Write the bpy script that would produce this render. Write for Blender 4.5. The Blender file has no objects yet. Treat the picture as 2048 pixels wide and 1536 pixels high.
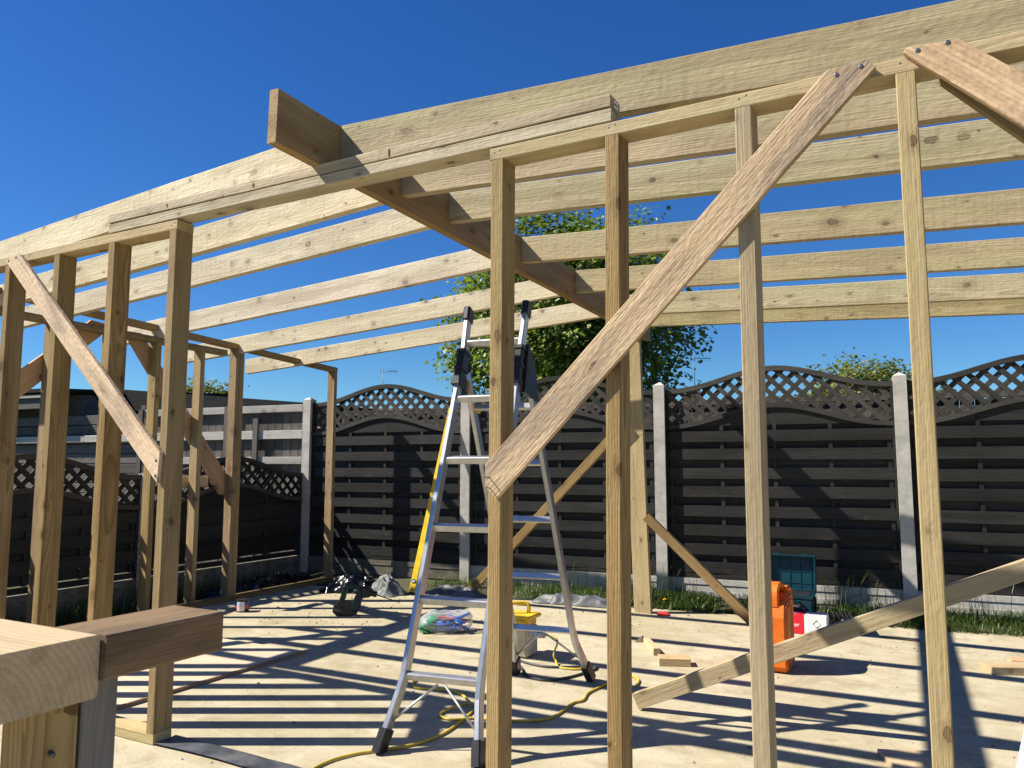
import bpy, bmesh, math, random
from mathutils import Vector, Matrix, noise
R = math.radians
V = Vector
rnd = random.Random(7)
sc = bpy.context.scene
COL = sc.collection

# ------------------------------------------------------------------ camera
cam = bpy.data.cameras.new('camera')
cam.lens = 36 * 1540 / 2048
cam.sensor_width = 36
cam.clip_start = 0.05
cam.clip_end = 900
cam.dof.use_dof = True
cam.dof.focus_distance = 4.2
cam.dof.aperture_fstop = 10.0
camo = bpy.data.objects.new('camera', cam)
COL.objects.link(camo)
camo.location = (0, 0, 1.25)
camo.rotation_euler = (R(96.0), 0, R(28.3))
sc.camera = camo
# ------------------------------------------------------------------ sky, sun, exposure
SUN = V((0.88, 0.474, -1.01)).normalized()          # the way the light travels
world = bpy.data.worlds.new('World')
sc.world = world
world.use_nodes = True
wn = world.node_tree
bg = wn.nodes['Background']
sky = wn.nodes.new('ShaderNodeTexSky')
sky.sky_type = 'NISHITA'
sky.sun_disc = False
sky.sun_elevation = math.asin(-SUN.z)
sky.sun_rotation = math.atan2(-SUN.x, -SUN.y)
sky.altitude = 0
sky.air_density = 1.0
sky.dust_density = 0.0
sky.ozone_density = 2.5
hsv = wn.nodes.new('ShaderNodeHueSaturation')
hsv.inputs['Saturation'].default_value = 1.27
hsv.inputs['Hue'].default_value = 0.51
wn.links.new(sky.outputs[0], hsv.inputs['Color'])
tint = wn.nodes.new('ShaderNodeMix')
tint.data_type = 'RGBA'; tint.blend_type = 'MULTIPLY'
tint.inputs[0].default_value = 1.0
tint.inputs[7].default_value = (0.58, 0.97, 1.26, 1)
wn.links.new(hsv.outputs[0], tint.inputs[6])
wn.links.new(tint.outputs[2], bg.inputs[0])
bg.inputs[1].default_value = 0.05
sl = bpy.data.lights.new('sun', 'SUN')
sl.energy = 5.0
sl.angle = R(0.53)
sl.color = (1.0, 0.93, 0.80)
so = bpy.data.objects.new('sun', sl)
COL.objects.link(so)
so.rotation_euler = SUN.to_track_quat('-Z', 'Y').to_euler()
so.location = (-8, -4, 10)
sc.cycles.max_bounces = 6
sc.cycles.diffuse_bounces = 2
sc.cycles.glossy_bounces = 2
sc.cycles.transmission_bounces = 4
sc.cycles.transparent_max_bounces = 8
sc.view_settings.view_transform = 'Standard'
sc.view_settings.look = 'None'
sc.view_settings.exposure = 0.94
sc.view_settings.gamma = 1.0

# ------------------------------------------------------------------ materials
def newmat(name):
    m = bpy.data.materials.new(name)
    m.use_nodes = True
    nt = m.node_tree
    return m, nt, nt.nodes['Principled BSDF']

class N:
    """small node helper"""
    def __init__(s, nt): s.nt = nt
    def n(s, t, **k):
        o = s.nt.nodes.new('ShaderNode' + t)
        for a, b in k.items(): setattr(o, a, b)
        return o
    def l(s, a, b): s.nt.links.new(a, b)
    def inp(s, sock, v):
        if hasattr(v, 'is_output') or isinstance(v, bpy.types.NodeSocket): s.l(v, sock)
        else: sock.default_value = v
    def math(s, op, a, b=None, c=None, clamp=False):
        o = s.n('Math', operation=op, use_clamp=clamp)
        s.inp(o.inputs[0], a)
        if b is not None: s.inp(o.inputs[1], b)
        if c is not None: s.inp(o.inputs[2], c)
        return o.outputs[0]
    def vmath(s, op, a, b=None):
        o = s.n('VectorMath', operation=op)
        s.inp(o.inputs[0], a)
        if b is not None:
            s.inp(o.inputs[3 if op == 'SCALE' else 1], b)
        return o.outputs['Value' if op == 'LENGTH' else 'Vector']
    def noise(s, vec, scale, detail=3, rough=0.55, dist=0.0):
        o = s.n('TexNoise')
        if vec is not None: s.l(vec, o.inputs['Vector'])
        o.inputs['Scale'].default_value = scale
        o.inputs['Detail'].default_value = detail
        o.inputs['Roughness'].default_value = rough
        o.inputs['Distortion'].default_value = dist
        return o.outputs[0]
    def ramp(s, fac, stops, interp='LINEAR'):
        o = s.n('ValToRGB')
        s.l(fac, o.inputs[0])
        cr = o.color_ramp
        cr.interpolation = interp
        while len(cr.elements) < len(stops): cr.elements.new(0.5)
        for e, (p, c) in zip(cr.elements, stops):
            e.position = p
            e.color = (c, c, c, 1) if isinstance(c, (int, float)) else (*c, 1)
        return o.outputs[0]
    def mix(s, fac, a, b, mode='MIX'):
        o = s.n('Mix', data_type='RGBA', blend_type=mode)
        s.inp(o.inputs[0], fac)
        s.inp(o.inputs[6], (*a, 1) if isinstance(a, tuple) else a)
        s.inp(o.inputs[7], (*b, 1) if isinstance(b, tuple) else b)
        return o.outputs[2]
    def step(s, x, lo, hi):
        o = s.n('MapRange', interpolation_type='SMOOTHSTEP')
        s.l(x, o.inputs[0])
        o.inputs[1].default_value = lo; o.inputs[2].default_value = hi
        return o.outputs[0]
    def bump(s, h, strength, dist, bsdf):
        o = s.n('Bump')
        o.inputs['Strength'].default_value = strength
        o.inputs['Distance'].default_value = dist
        s.l(h, o.inputs['Height'])
        s.l(o.outputs[0], bsdf.inputs['Normal'])

def wood(name, early, late, knotc, ring=0.0065, ringamt=0.55, stain=(0.25, 0.2, 0.14), stainamt=0.25,
         green=None, rough=0.72, knots=0.42, fibre=0.35, bump=0.5, saw=0.22, var=0.16, specks=0.0, kx=5.5, pith0=None, saws=0.0):
    m, nt, b = newmat(name)
    k = N(nt)
    tc = k.n('TexCoord').outputs['Object']
    oi = k.n('ObjectInfo').outputs['Random']
    wnz = k.n('TexWhiteNoise', noise_dimensions='1D')
    k.l(oi, wnz.inputs['W'])
    off = k.vmath('SUBTRACT', wnz.outputs['Color'], (0.5, 0.5, 0.5))
    p = k.vmath('ADD', tc, k.vmath('MULTIPLY', off, (40.0, 0.0, 0.0)))
    # knots
    kv = k.n('TexVoronoi', feature='F1', voronoi_dimensions='2D')
    ks = k.n('SeparateXYZ'); k.l(p, ks.inputs[0])
    kc = k.n('CombineXYZ'); k.l(k.math('MULTIPLY', ks.outputs[0], kx), kc.inputs[0])
    k.l(k.math('MULTIPLY', k.math('ADD', ks.outputs[1], ks.outputs[2]), 9.0), kc.inputs[1])
    kn = k.n('TexNoise'); k.l(p, kn.inputs['Vector']); kn.inputs['Scale'].default_value = 38.0; kn.inputs['Detail'].default_value = 1.0
    kw = k.vmath('SCALE', k.vmath('SUBTRACT', kn.outputs['Color'], (0.5, 0.5, 0.5)), 0.14)
    k.l(k.vmath('ADD', k.vmath('ADD', kc.outputs[0], kw), k.vmath('SCALE', off, 31.0)), kv.inputs['Vector'])
    kv.inputs['Scale'].default_value = 1.0
    sep = k.n('SeparateColor'); k.l(kv.outputs['Color'], sep.inputs[0])
    on = k.math('LESS_THAN', sep.outputs[0], knots)
    kr = k.math('MULTIPLY_ADD', k.math('POWER', sep.outputs[1], 2.5), 0.11, 0.03)
    kd = k.math('DIVIDE', kv.outputs['Distance'], kr)
    kcore = k.math('MULTIPLY', k.math('SUBTRACT', 1.0, k.step(kd, 0.75, 1.15)), on)
    khalo = k.math('MULTIPLY', k.math('SUBTRACT', 1.0, k.step(kd, 0.6, 4.2)), on)
    # rings round a pith that lies off the section
    pith = k.vmath('ADD', k.vmath('MULTIPLY', off, (0.0, 0.02, 0.02)), pith0) if pith0 else k.vmath('MULTIPLY', off, (0.0, 0.17, 0.17))
    wob = k.n('TexNoise'); k.l(k.vmath('MULTIPLY', p, (0.9, 3.0, 3.0)), wob.inputs['Vector'])
    wob.inputs['Scale'].default_value = 1.0; wob.inputs['Detail'].default_value = 2.0
    wv = k.vmath('MULTIPLY', k.vmath('SUBTRACT', wob.outputs['Color'], (0.5, 0.5, 0.5)), (0.0, 0.075, 0.075))
    q = k.vmath('ADD', k.vmath('ADD', k.vmath('MULTIPLY', p, (0.0, 1.0, 1.0)), pith), wv)
    r = k.vmath('LENGTH', q)
    r = k.math('ADD', r, k.math('MULTIPLY', khalo, 0.016))
    rr = k.math('MULTIPLY', r, 1.0 / ring)
    fr = k.math('FRACT', rr)
    ringv = k.math('POWER', fr, 2.6)
    fade = k.math('SUBTRACT', 1.0, k.step(fr, 0.93, 1.0))
    ringv = k.math('MULTIPLY', ringv, fade)
    # fibres
    fb = k.noise(k.vmath('MULTIPLY', p, (5.0, 170.0, 170.0)), 1.0, 2, 0.6)
    fb2 = k.noise(k.vmath('MULTIPLY', p, (1.3, 26.0, 26.0)), 1.0, 2, 0.6)
    blot = k.noise(k.vmath('MULTIPLY', p, (1.6, 7.0, 7.0)), 1.0, 3, 0.62, 0.5)
    col = k.mix(k.math('MULTIPLY', ringv, ringamt), early, late)
    col = k.mix(k.math('MULTIPLY', k.step(fb, 0.5, 0.72), fibre), col, late)
    col = k.mix(k.math('MULTIPLY', k.step(fb2, 0.52, 0.75), fibre * 0.8), col, tuple(c * 0.72 for c in late))
    if green:
        gz = k.noise(k.vmath('MULTIPLY', p, (0.9, 11.0, 11.0)), 1.0, 1, 0.5, 0.0)
        col = k.mix(k.math('MULTIPLY', k.step(gz, 0.42, 0.68), 0.6), col, green)
    col = k.mix(k.math('MULTIPLY', k.step(blot, 0.44, 0.72), stainamt), col, stain)
    lng = k.noise(k.vmath('MULTIPLY', p, (0.55, 16.0, 16.0)), 1.0, 2, 0.55)
    col = k.mix(k.math('MULTIPLY', k.step(lng, 0.54, 0.66), 0.45), col, late)
    col = k.mix(k.math('MULTIPLY', k.math('MULTIPLY', khalo, k.step(fb2, 0.3, 0.6)), 0.42), col, knotc)
    kring = k.math('FRACT', k.math('MULTIPLY', kd, 3.2))
    col = k.mix(k.math('MULTIPLY', k.math('MULTIPLY', kcore, k.math('MULTIPLY_ADD', sep.outputs[2], 0.75, 0.25)), k.math('MULTIPLY_ADD', kring, 0.4, 0.6)), col, knotc)
    rim = k.math('MULTIPLY', k.math('MULTIPLY', k.step(kd, 0.75, 0.95), k.math('SUBTRACT', 1.0, k.step(kd, 1.0, 1.25))), on)
    col = k.mix(k.math('MULTIPLY', k.math('MULTIPLY', rim, sep.outputs[2]), 0.7), col, tuple(c * 0.3 for c in knotc))
    if saws:
        sb = k.noise(k.vmath('MULTIPLY', p, (46.0, 1.5, 1.5)), 1.0, 2, 0.6)
        col = k.mix(k.math('MULTIPLY', k.math('MULTIPLY', k.step(sb, 0.48, 0.62), k.step(blot, 0.35, 0.6)), saws), col, tuple(c * 0.62 for c in early))
    if specks:
        sp = k.n('TexVoronoi'); k.l(k.vmath('MULTIPLY', p, (60.0, 90.0, 90.0)), sp.inputs['Vector']); sp.inputs['Scale'].default_value = 1.0
        col = k.mix(k.math('MULTIPLY', k.math('SUBTRACT', 1.0, k.step(sp.outputs['Distance'], 0.05, 0.16)), specks), col, tuple(c * 0.35 for c in knotc))
    hs = k.n('HueSaturation')
    hs.inputs['Saturation'].default_value = 1.0
    k.l(k.math('MULTIPLY_ADD', oi, var * 2 * 0.82, (1.0 - var) * 0.82), hs.inputs['Value'])
    s2 = k.n('SeparateColor'); k.l(wnz.outputs['Color'], s2.inputs[0])
    k.l(k.math('MULTIPLY_ADD', s2.outputs[2], 0.014, 0.493), hs.inputs['Hue'])
    k.l(k.math('MULTIPLY_ADD', s2.outputs[1], 0.2, 0.9), hs.inputs['Saturation'])
    k.l(col, hs.inputs['Color'])
    k.l(hs.outputs[0], b.inputs['Base Color'])
    b.inputs['Roughness'].default_value = rough
    b.inputs['Specular IOR Level'].default_value = 0.25
    # relief: fibres, latewood ridges, saw marks across the board
    gr_ = k.noise(k.vmath('MULTIPLY', p, (34.0, 60.0, 60.0)), 1.0, 1, 0.5)
    h = k.math('ADD', fb, k.math('MULTIPLY', gr_, saw * 4.0))
    k.bump(h, bump, 0.0022, b)
    return m

M_TREAT = wood('pale_pine', (0.90, 0.80, 0.59), (0.52, 0.40, 0.24), (0.17, 0.105, 0.06), ring=0.007, ringamt=0.7, green=(0.70, 0.64, 0.43), stainamt=0.5, stain=(0.50, 0.385, 0.23), bump=0.9, knots=0.62, var=0.08, kx=6.5, saws=0.5)  # paler pine tone, joists left of the ridge beam
M_OLIVEP = wood('olive_pine', (0.57, 0.475, 0.285), (0.32, 0.24, 0.12), (0.13, 0.07, 0.035), ring=0.008, ringamt=0.9, green=(0.46, 0.43, 0.22), stainamt=0.45, stain=(0.28, 0.215, 0.115), bump=1.0, knots=0.5, var=0.14, saws=0.5)  # darker olive pine tone, joists right of the ridge beam
M_PLATE = wood('tan_plate_pine', (0.55, 0.44, 0.255), (0.34, 0.245, 0.12), (0.14, 0.075, 0.035), ring=0.007, ringamt=0.8, green=(0.46, 0.40, 0.22), stainamt=0.5, stain=(0.33, 0.235, 0.12), bump=0.8, knots=0.45)
M_STUD = wood('treated_stud', (0.45, 0.315, 0.155), (0.18, 0.108, 0.042), (0.10, 0.044, 0.016), green=(0.33, 0.245, 0.115), ring=0.008, ringamt=0.9, stainamt=0.5, stain=(0.19, 0.115, 0.042), bump=0.9, knots=0.36)
M_HEAD = wood('weathered_pine', (0.66, 0.57, 0.40), (0.40, 0.31, 0.19), (0.13, 0.08, 0.045), ringamt=0.7, green=(0.45, 0.39, 0.25), stainamt=0.6, stain=(0.25, 0.195, 0.13), bump=1.0)
M_BRACE = wood('rough_brown_board', (0.76, 0.57, 0.355), (0.43, 0.295, 0.16), (0.20, 0.12, 0.07), ring=0.011, ringamt=0.6, stainamt=0.85, stain=(0.27, 0.205, 0.155), bump=1.0, saw=0.35, fibre=0.6, knots=0.25, kx=3.5, saws=0.5)
M_RED = wood('reddish_board', (0.62, 0.40, 0.22), (0.40, 0.235, 0.115), (0.17, 0.08, 0.035), stainamt=0.35, bump=0.6)
M_OFF = wood('fresh_offcut', (0.62, 0.47, 0.28), (0.45, 0.30, 0.15), (0.22, 0.11, 0.05), stainamt=0.2)
M_TOP = wood('trestle_board', (0.62, 0.50, 0.33), (0.40, 0.28, 0.15), (0.22, 0.11, 0.05), ring=0.012, ringamt=0.6, stainamt=0.35, stain=(0.42, 0.31, 0.19), knots=0.0, pith0=(0.0, 0.13, 0.10))
M_DARK = wood('brown_old_timber', (0.31, 0.22, 0.135), (0.15, 0.10, 0.058), (0.06, 0.035, 0.02), stainamt=0.5, stain=(0.07, 0.05, 0.035), bump=0.9)
M_GREYLEG = wood('grey_weathered_post', (0.24, 0.23, 0.22), (0.15, 0.14, 0.135), (0.08, 0.07, 0.065), stainamt=0.3, stain=(0.1, 0.095, 0.09))
M_FENCE = wood('black_stained_fence', (0.034, 0.0335, 0.033), (0.012, 0.0118, 0.0115), (0.085, 0.062, 0.042), ring=0.012, stainamt=0.5, stain=(0.012, 0.011, 0.010), knots=0.16, rough=0.6, var=0.3, specks=0.0, bump=0.8)
M_LATT = wood('faded_black_lattice', (0.070, 0.066, 0.062), (0.030, 0.028, 0.026), (0.06, 0.05, 0.04), ring=0.012, stainamt=0.5, stain=(0.03, 0.027, 0.025), knots=0.1, var=0.35, bump=0.8)
M_OLDF = wood('grey_old_fence', (0.15, 0.135, 0.12), (0.085, 0.075, 0.066), (0.04, 0.034, 0.03), stainamt=0.5, stain=(0.06, 0.052, 0.046), var=0.3, bump=0.9)
M_RAIL = wood('bleached_rail', (0.52, 0.50, 0.46), (0.34, 0.32, 0.29), (0.16, 0.14, 0.12), stainamt=0.4, stain=(0.25, 0.235, 0.21))
M_PLY = wood('plywood_sheet', (0.68, 0.58, 0.42), (0.58, 0.46, 0.31), (0.4, 0.28, 0.18), ring=0.05, ringamt=0.3, stainamt=0.2, stain=(0.5, 0.4, 0.27), knots=0.03, var=0.02)
M_PLYEDGE = wood('plywood_edge', (0.40, 0.28, 0.18), (0.26, 0.165, 0.10), (0.1, 0.06, 0.04), stainamt=0.3)

def plain(name, col, rough=0.5, metal=0.0, spec=0.4, noise=0.12, nscale=12.0, dirt=None, bump=0.0, bscale=90.0):
    m, nt, b = newmat(name)
    k = N(nt)
    tc = k.n('TexCoord').outputs['Object']
    nz = k.noise(tc, nscale, 5, 0.6)
    lo = tuple(c * (1 - noise * 1.6) for c in col)
    hi = tuple(min(1, c * (1 + noise)) for c in col)
    c = k.mix(k.step(nz, 0.3, 0.7), lo, hi)
    if dirt:
        dz = k.noise(tc, nscale * 0.45, 6, 0.68, 0.8)
        c = k.mix(k.math('MULTIPLY', k.step(dz, 0.5, 0.72), dirt[1]), c, dirt[0])
    k.l(c, b.inputs['Base Color'])
    b.inputs['Roughness'].default_value = rough
    b.inputs['Metallic'].default_value = metal
    b.inputs['Specular IOR Level'].default_value = spec
    if bump:
        k.bump(k.noise(tc, bscale, 4, 0.65), bump, 0.003, b)
    return m

M_CONC = plain('post_concrete', (0.47, 0.455, 0.425), 0.85, spec=0.2, noise=0.12, nscale=9, dirt=((0.23, 0.215, 0.18), 0.5), bump=0.6)
M_CONC_OLD = plain('stained_concrete', (0.17, 0.155, 0.125), 0.9, spec=0.15, noise=0.25, nscale=7, dirt=((0.07, 0.06, 0.045), 0.7), bump=0.7)
M_ALU = plain('brushed_aluminium', (0.50, 0.51, 0.53), 0.36, metal=0.85, noise=0.07, nscale=25, dirt=((0.45, 0.41, 0.36), 0.45))
M_BLKPL = plain('black_plastic', (0.018, 0.018, 0.02), 0.42, noise=0.2)
M_YEL = plain('yellow_plastic', (0.72, 0.46, 0.03), 0.45, dirt=((0.45, 0.30, 0.06), 0.3))
M_LEVEL = plain('yellow_level_paint', (0.80, 0.55, 0.01), 0.35)
M_CABLE = plain('yellow_cable', (0.60, 0.43, 0.05), 0.5, dirt=((0.4, 0.3, 0.08), 0.4))
M_GCABLE = plain('grey_cable', (0.05, 0.05, 0.052), 0.5)
M_CREAM = plain('cream_casing', (0.55, 0.47, 0.33), 0.6, dirt=((0.4, 0.33, 0.22), 0.4))
M_ORANGE = plain('orange_plastic', (0.78, 0.16, 0.012), 0.48, noise=0.08, dirt=((0.62, 0.15, 0.03), 0.4))
M_TEAL = plain('teal_plastic', (0.0, 0.034, 0.050), 0.4, noise=0.15)
M_DTEAL = plain('dark_teal_plastic', (0.003, 0.026, 0.029), 0.45, noise=0.3)
M_RED_PR = plain('red_print', (0.62, 0.012, 0.03), 0.45)
M_WHITE_PR = plain('white_card', (0.76, 0.76, 0.76), 0.5, noise=0.03)
M_GREY_PR = plain('grey_print', (0.36, 0.36, 0.37), 0.5)
M_BLK_PR = plain('black_print', (0.02, 0.02, 0.02), 0.5)
M_INK = plain('stamp_ink', (0.16, 0.085, 0.03), 0.8, spec=0.1)
M_BLUE = plain('blue_plastic', (0.01, 0.13, 0.55), 0.35)
M_GREEN = plain('green_plastic', (0.01, 0.30, 0.10), 0.35)
M_REDP = plain('red_plastic', (0.72, 0.05, 0.05), 0.35)
M_STEEL = plain('dark_steel', (0.14, 0.145, 0.15), 0.45, metal=0.8)
M_GREYPL = plain('grey_plastic', (0.42, 0.45, 0.47), 0.45)
M_WHITEPL = plain('white_plastic', (0.78, 0.78, 0.78), 0.3, noise=0.02)
M_FELT = plain('roof_felt', (0.016, 0.017, 0.018), 0.85, spec=0.2, noise=0.3, nscale=30, bump=0.8)
M_DPC = plain('black_damp_course', (0.075, 0.08, 0.09), 0.4, noise=0.35, nscale=8, dirt=((0.2, 0.18, 0.15), 0.35), bump=0.3)
M_POLY = plain('grey_polythene', (0.10, 0.107, 0.115), 0.5, spec=0.3, noise=0.3, nscale=9, dirt=((0.3, 0.27, 0.22), 0.4), bump=0.3, bscale=40)
M_POLYB = plain('black_polythene', (0.005, 0.006, 0.009), 0.22, spec=0.4, noise=0.4, nscale=7)
M_BRICK = plain('chimney_brick', (0.20, 0.12, 0.08), 0.85, noise=0.3, nscale=14)
M_TILE = plain('roof_tile', (0.16, 0.09, 0.06), 0.85, noise=0.3, nscale=9)
M_RENDER = plain('house_wall', (0.45, 0.41, 0.35), 0.9)
M_PEBBLE = plain('pebble', (0.30, 0.25, 0.19), 0.8, noise=0.4, nscale=20)
M_BARK = plain('bark', (0.11, 0.085, 0.06), 0.9, noise=0.4, nscale=20, bump=1.0)
M_FLOWER = plain('dandelion_yellow', (0.85, 0.52, 0.01), 0.6)

def slab_mat():
    m, nt, b = newmat('slab_concrete')
    k = N(nt)
    tc = k.n('TexCoord').outputs['Object']
    big = k.noise(tc, 0.7, 5, 0.6, 0.5)
    mid = k.noise(tc, 5.0, 6, 0.65, 0.4)
    fine = k.noise(tc, 75.0, 5, 0.72)
    streak = k.noise(k.vmath('MULTIPLY', tc, (1.8, 6.5, 1.0)), 1.0, 5, 0.66, 1.2)
    c = k.mix(k.step(big, 0.3, 0.7), (0.36, 0.312, 0.20), (0.46, 0.412, 0.295))
    c = k.mix(k.math('MULTIPLY', k.step(streak, 0.48, 0.66), 0.45), c, (0.52, 0.475, 0.37))
    c = k.mix(k.math('MULTIPLY', k.step(mid, 0.48, 0.70), 0.65), c, (0.29, 0.24, 0.15))
    c = k.mix(k.math('MULTIPLY', k.step(fine, 0.52, 0.70), 0.5), c, (0.22, 0.17, 0.11))
    st = k.noise(tc, 1.9, 7, 0.72, 1.6)
    c = k.mix(k.math('MULTIPLY', k.step(st, 0.54, 0.66), 0.45), c, (0.25, 0.20, 0.14))
    dust = k.noise(tc, 2.6, 6, 0.7, 0.8)
    c = k.mix(k.math('MULTIPLY', k.step(dust, 0.56, 0.72), 0.5), c, (0.58, 0.51, 0.36))
    vo = k.n('TexVoronoi'); k.l(tc, vo.inputs['Vector']); vo.inputs['Scale'].default_value = 7.0
    sp = k.n('SeparateColor'); k.l(vo.outputs['Color'], sp.inputs[0])
    dots = k.math('MULTIPLY', k.math('SUBTRACT', 1.0, k.step(vo.outputs['Distance'], 0.02, 0.07)), k.math('LESS_THAN', sp.outputs[0], 0.5))
    c = k.mix(k.math('MULTIPLY', dots, 0.6), c, (0.19, 0.15, 0.11))
    k.l(c, b.inputs['Base Color'])
    b.inputs['Roughness'].default_value = 0.9
    b.inputs['Specular IOR Level'].default_value = 0.15
    h = k.math('ADD', k.math('MULTIPLY', fine, 0.5), k.math('ADD', k.math('MULTIPLY', mid, 1.4), streak))
    k.bump(h, 0.55, 0.008, b)
    return m
M_SLAB = slab_mat()

def soil_mat():
    m, nt, b = newmat('garden_ground')
    k = N(nt)
    tc = k.n('TexCoord').outputs['Object']
    a = k.noise(tc, 3.0, 6, 0.7)
    f = k.noise(tc, 60.0, 5, 0.7)
    c = k.mix(k.step(a, 0.35, 0.65), (0.075, 0.055, 0.035), (0.06, 0.085, 0.025))
    c = k.mix(k.math('MULTIPLY', k.step(f, 0.45, 0.7), 0.6), c, (0.14, 0.11, 0.075))
    k.l(c, b.inputs['Base Color'])
    b.inputs['Roughness'].default_value = 0.95
    k.bump(f, 0.9, 0.02, b)
    return m
M_SOIL = soil_mat()

def leaf_mat(name, a, c2, trans=0.4):
    m = bpy.data.materials.new(name)
    m.use_nodes = True
    nt = m.node_tree
    nt.nodes.clear()
    k = N(nt)
    out = k.n('OutputMaterial')
    g = k.n('NewGeometry').outputs['Random Per Island']
    col = k.ramp(g, [(0.0, a), (0.55, c2), (1.0, tuple(min(1, x * 1.5) for x in c2))])
    d = k.n('BsdfPrincipled'); k.l(col, d.inputs['Base Color'])
    d.inputs['Roughness'].default_value = 0.42
    d.inputs['Specular IOR Level'].default_value = 0.4
    t = k.n('BsdfTranslucent')
    k.l(k.mix(1.0, col, (1.25, 1.35, 0.6), 'MULTIPLY'), t.inputs['Color'])
    mx = k.n('MixShader'); mx.inputs[0].default_value = trans
    k.l(d.outputs[0], mx.inputs[1]); k.l(t.outputs[0], mx.inputs[2])
    k.l(mx.outputs[0], out.inputs[0])
    return m
M_LEAF = leaf_mat('maple_leaf', (0.05, 0.085, 0.013), (0.165, 0.215, 0.03))
M_LEAF2 = leaf_mat('pale_leaf', (0.085, 0.10, 0.025), (0.15, 0.17, 0.04))
M_GRASS = leaf_mat('grass_blade', (0.028, 0.055, 0.012), (0.065, 0.105, 0.024), 0.3)

def clear_mat():
    m = bpy.data.materials.new('clear_bag_plastic')
    m.use_nodes = True
    nt = m.node_tree
    nt.nodes.clear()
    k = N(nt)
    out = k.n('OutputMaterial')
    t = k.n('BsdfTransparent'); t.inputs[0].default_value = (0.93, 0.94, 0.95, 1)
    g = k.n('BsdfGlossy'); g.inputs['Roughness'].default_value = 0.12; g.inputs[0].default_value = (0.9, 0.9, 0.9, 1)
    d = k.n('BsdfDiffuse'); d.inputs[0].default_value = (0.75, 0.76, 0.78, 1)
    m1 = k.n('MixShader'); m1.inputs[0].default_value = 0.5
    k.l(g.outputs[0], m1.inputs[1]); k.l(d.outputs[0], m1.inputs[2])
    lw = k.n('LayerWeight'); lw.inputs[0].default_value = 0.35
    f = k.math('MULTIPLY_ADD', lw.outputs['Facing'], 0.6, 0.14)
    m2 = k.n('MixShader'); k.l(f, m2.inputs[0])
    k.l(t.outputs[0], m2.inputs[1]); k.l(m1.outputs[0], m2.inputs[2])
    k.l(m2.outputs[0], out.inputs[0])
    return m
M_CLEAR = clear_mat()

# ------------------------------------------------------------------ object helpers
WM = {}
def link(name, data, M=None, parent=None):
    o = bpy.data.objects.new(name, data)
    COL.objects.link(o)
    M = M if M is not None else Matrix.Identity(4)
    if parent is not None:
        o.parent = parent
        o.matrix_parent_inverse = WM[parent.name].inverted()
    o.matrix_basis = M
    WM[o.name] = M.copy()
    return o
def tag(o, label, cat, group=None):
    o['label'] = label; o['category'] = cat
    if group: o['group'] = group
    return o
def thing(name, loc, label, cat, group=None):
    return tag(link(name, None, Matrix.Translation(V(loc))), label, cat, group)
def mesh(name, vs, fs, mat, M=None, parent=None, smooth=False):
    me = bpy.data.meshes.new(name)
    me.from_pydata([tuple(v) for v in vs], [], fs)
    me.materials.append(mat)
    if smooth:
        for p in me.polygons: p.use_smooth = True
    return link(name, me, M, parent)
def bmobj(name, bm, mat, M=None, parent=None, smooth=False):
    bmesh.ops.recalc_face_normals(bm, faces=bm.faces)
    me = bpy.data.meshes.new(name)
    bm.to_mesh(me); bm.free()
    for x in (mat if isinstance(mat, (list, tuple)) else [mat]): me.materials.append(x)
    if smooth:
        for p in me.polygons: p.use_smooth = True
    return link(name, me, M, parent)
def frame(p0, p1, up=V((0, 0, 1))):
    p0, p1 = V(p0), V(p1)
    x = (p1 - p0).normalized()
    up = V(up)
    z = (up - x * up.dot(x))
    z.normalize()
    y = z.cross(x)
    M = Matrix((x, y, z)).transposed().to_4x4()
    M.translation = (p0 + p1) / 2
    return M
def loft_box(L, w, h, ch=0.003, seg=1, bow=0.0, r=None):
    """a sawn timber: length along X, arrises eased, slightly bowed"""
    c = min(ch, w * 0.3, h * 0.3)
    a, b = w / 2, h / 2
    sec = [(-a + c, -b), (a - c, -b), (a, -b + c), (a, b - c), (a - c, b), (-a + c, b), (-a, b - c), (-a, -b + c)]
    vs, fs = [], []
    by = bz = 0
    if bow and r:
        by, bz = r.uniform(-bow, bow), r.uniform(-bow, bow)
    for i in range(seg + 1):
        t = i / seg
        s = 4 * t * (1 - t)
        jy = r.uniform(-bow, bow) * 0.25 if (bow and r and 0 < i < seg) else 0
        jz = r.uniform(-bow, bow) * 0.25 if (bow and r and 0 < i < seg) else 0
        for y, z in sec: vs.append((-L / 2 + L * t, y + by * s + jy, z + bz * s + jz))
    for i in range(seg):
        for j in range(8):
            k = (j + 1) % 8
            fs.append((i * 8 + j, i * 8 + k, (i + 1) * 8 + k, (i + 1) * 8 + j))
    fs.append(tuple(reversed(range(8))))
    fs.append(tuple(range(seg * 8, seg * 8 + 8)))
    fs = [tuple(reversed(f)) for f in fs]
    return vs, [tuple(reversed(f)) for f in fs]
def timber(name, p0, p1, w, h, mat, parent=None, up=(0, 0, 1), bow=0.0, seg=None, ch=0.003):
    L = (V(p1) - V(p0)).length
    seg = seg or (max(1, int(L / 0.5)) if bow else 1)
    vs, fs = loft_box(L, w, h, ch, seg, bow, rnd)
    return mesh(name, vs, fs, mat, frame(p0, p1, up), parent)
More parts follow.
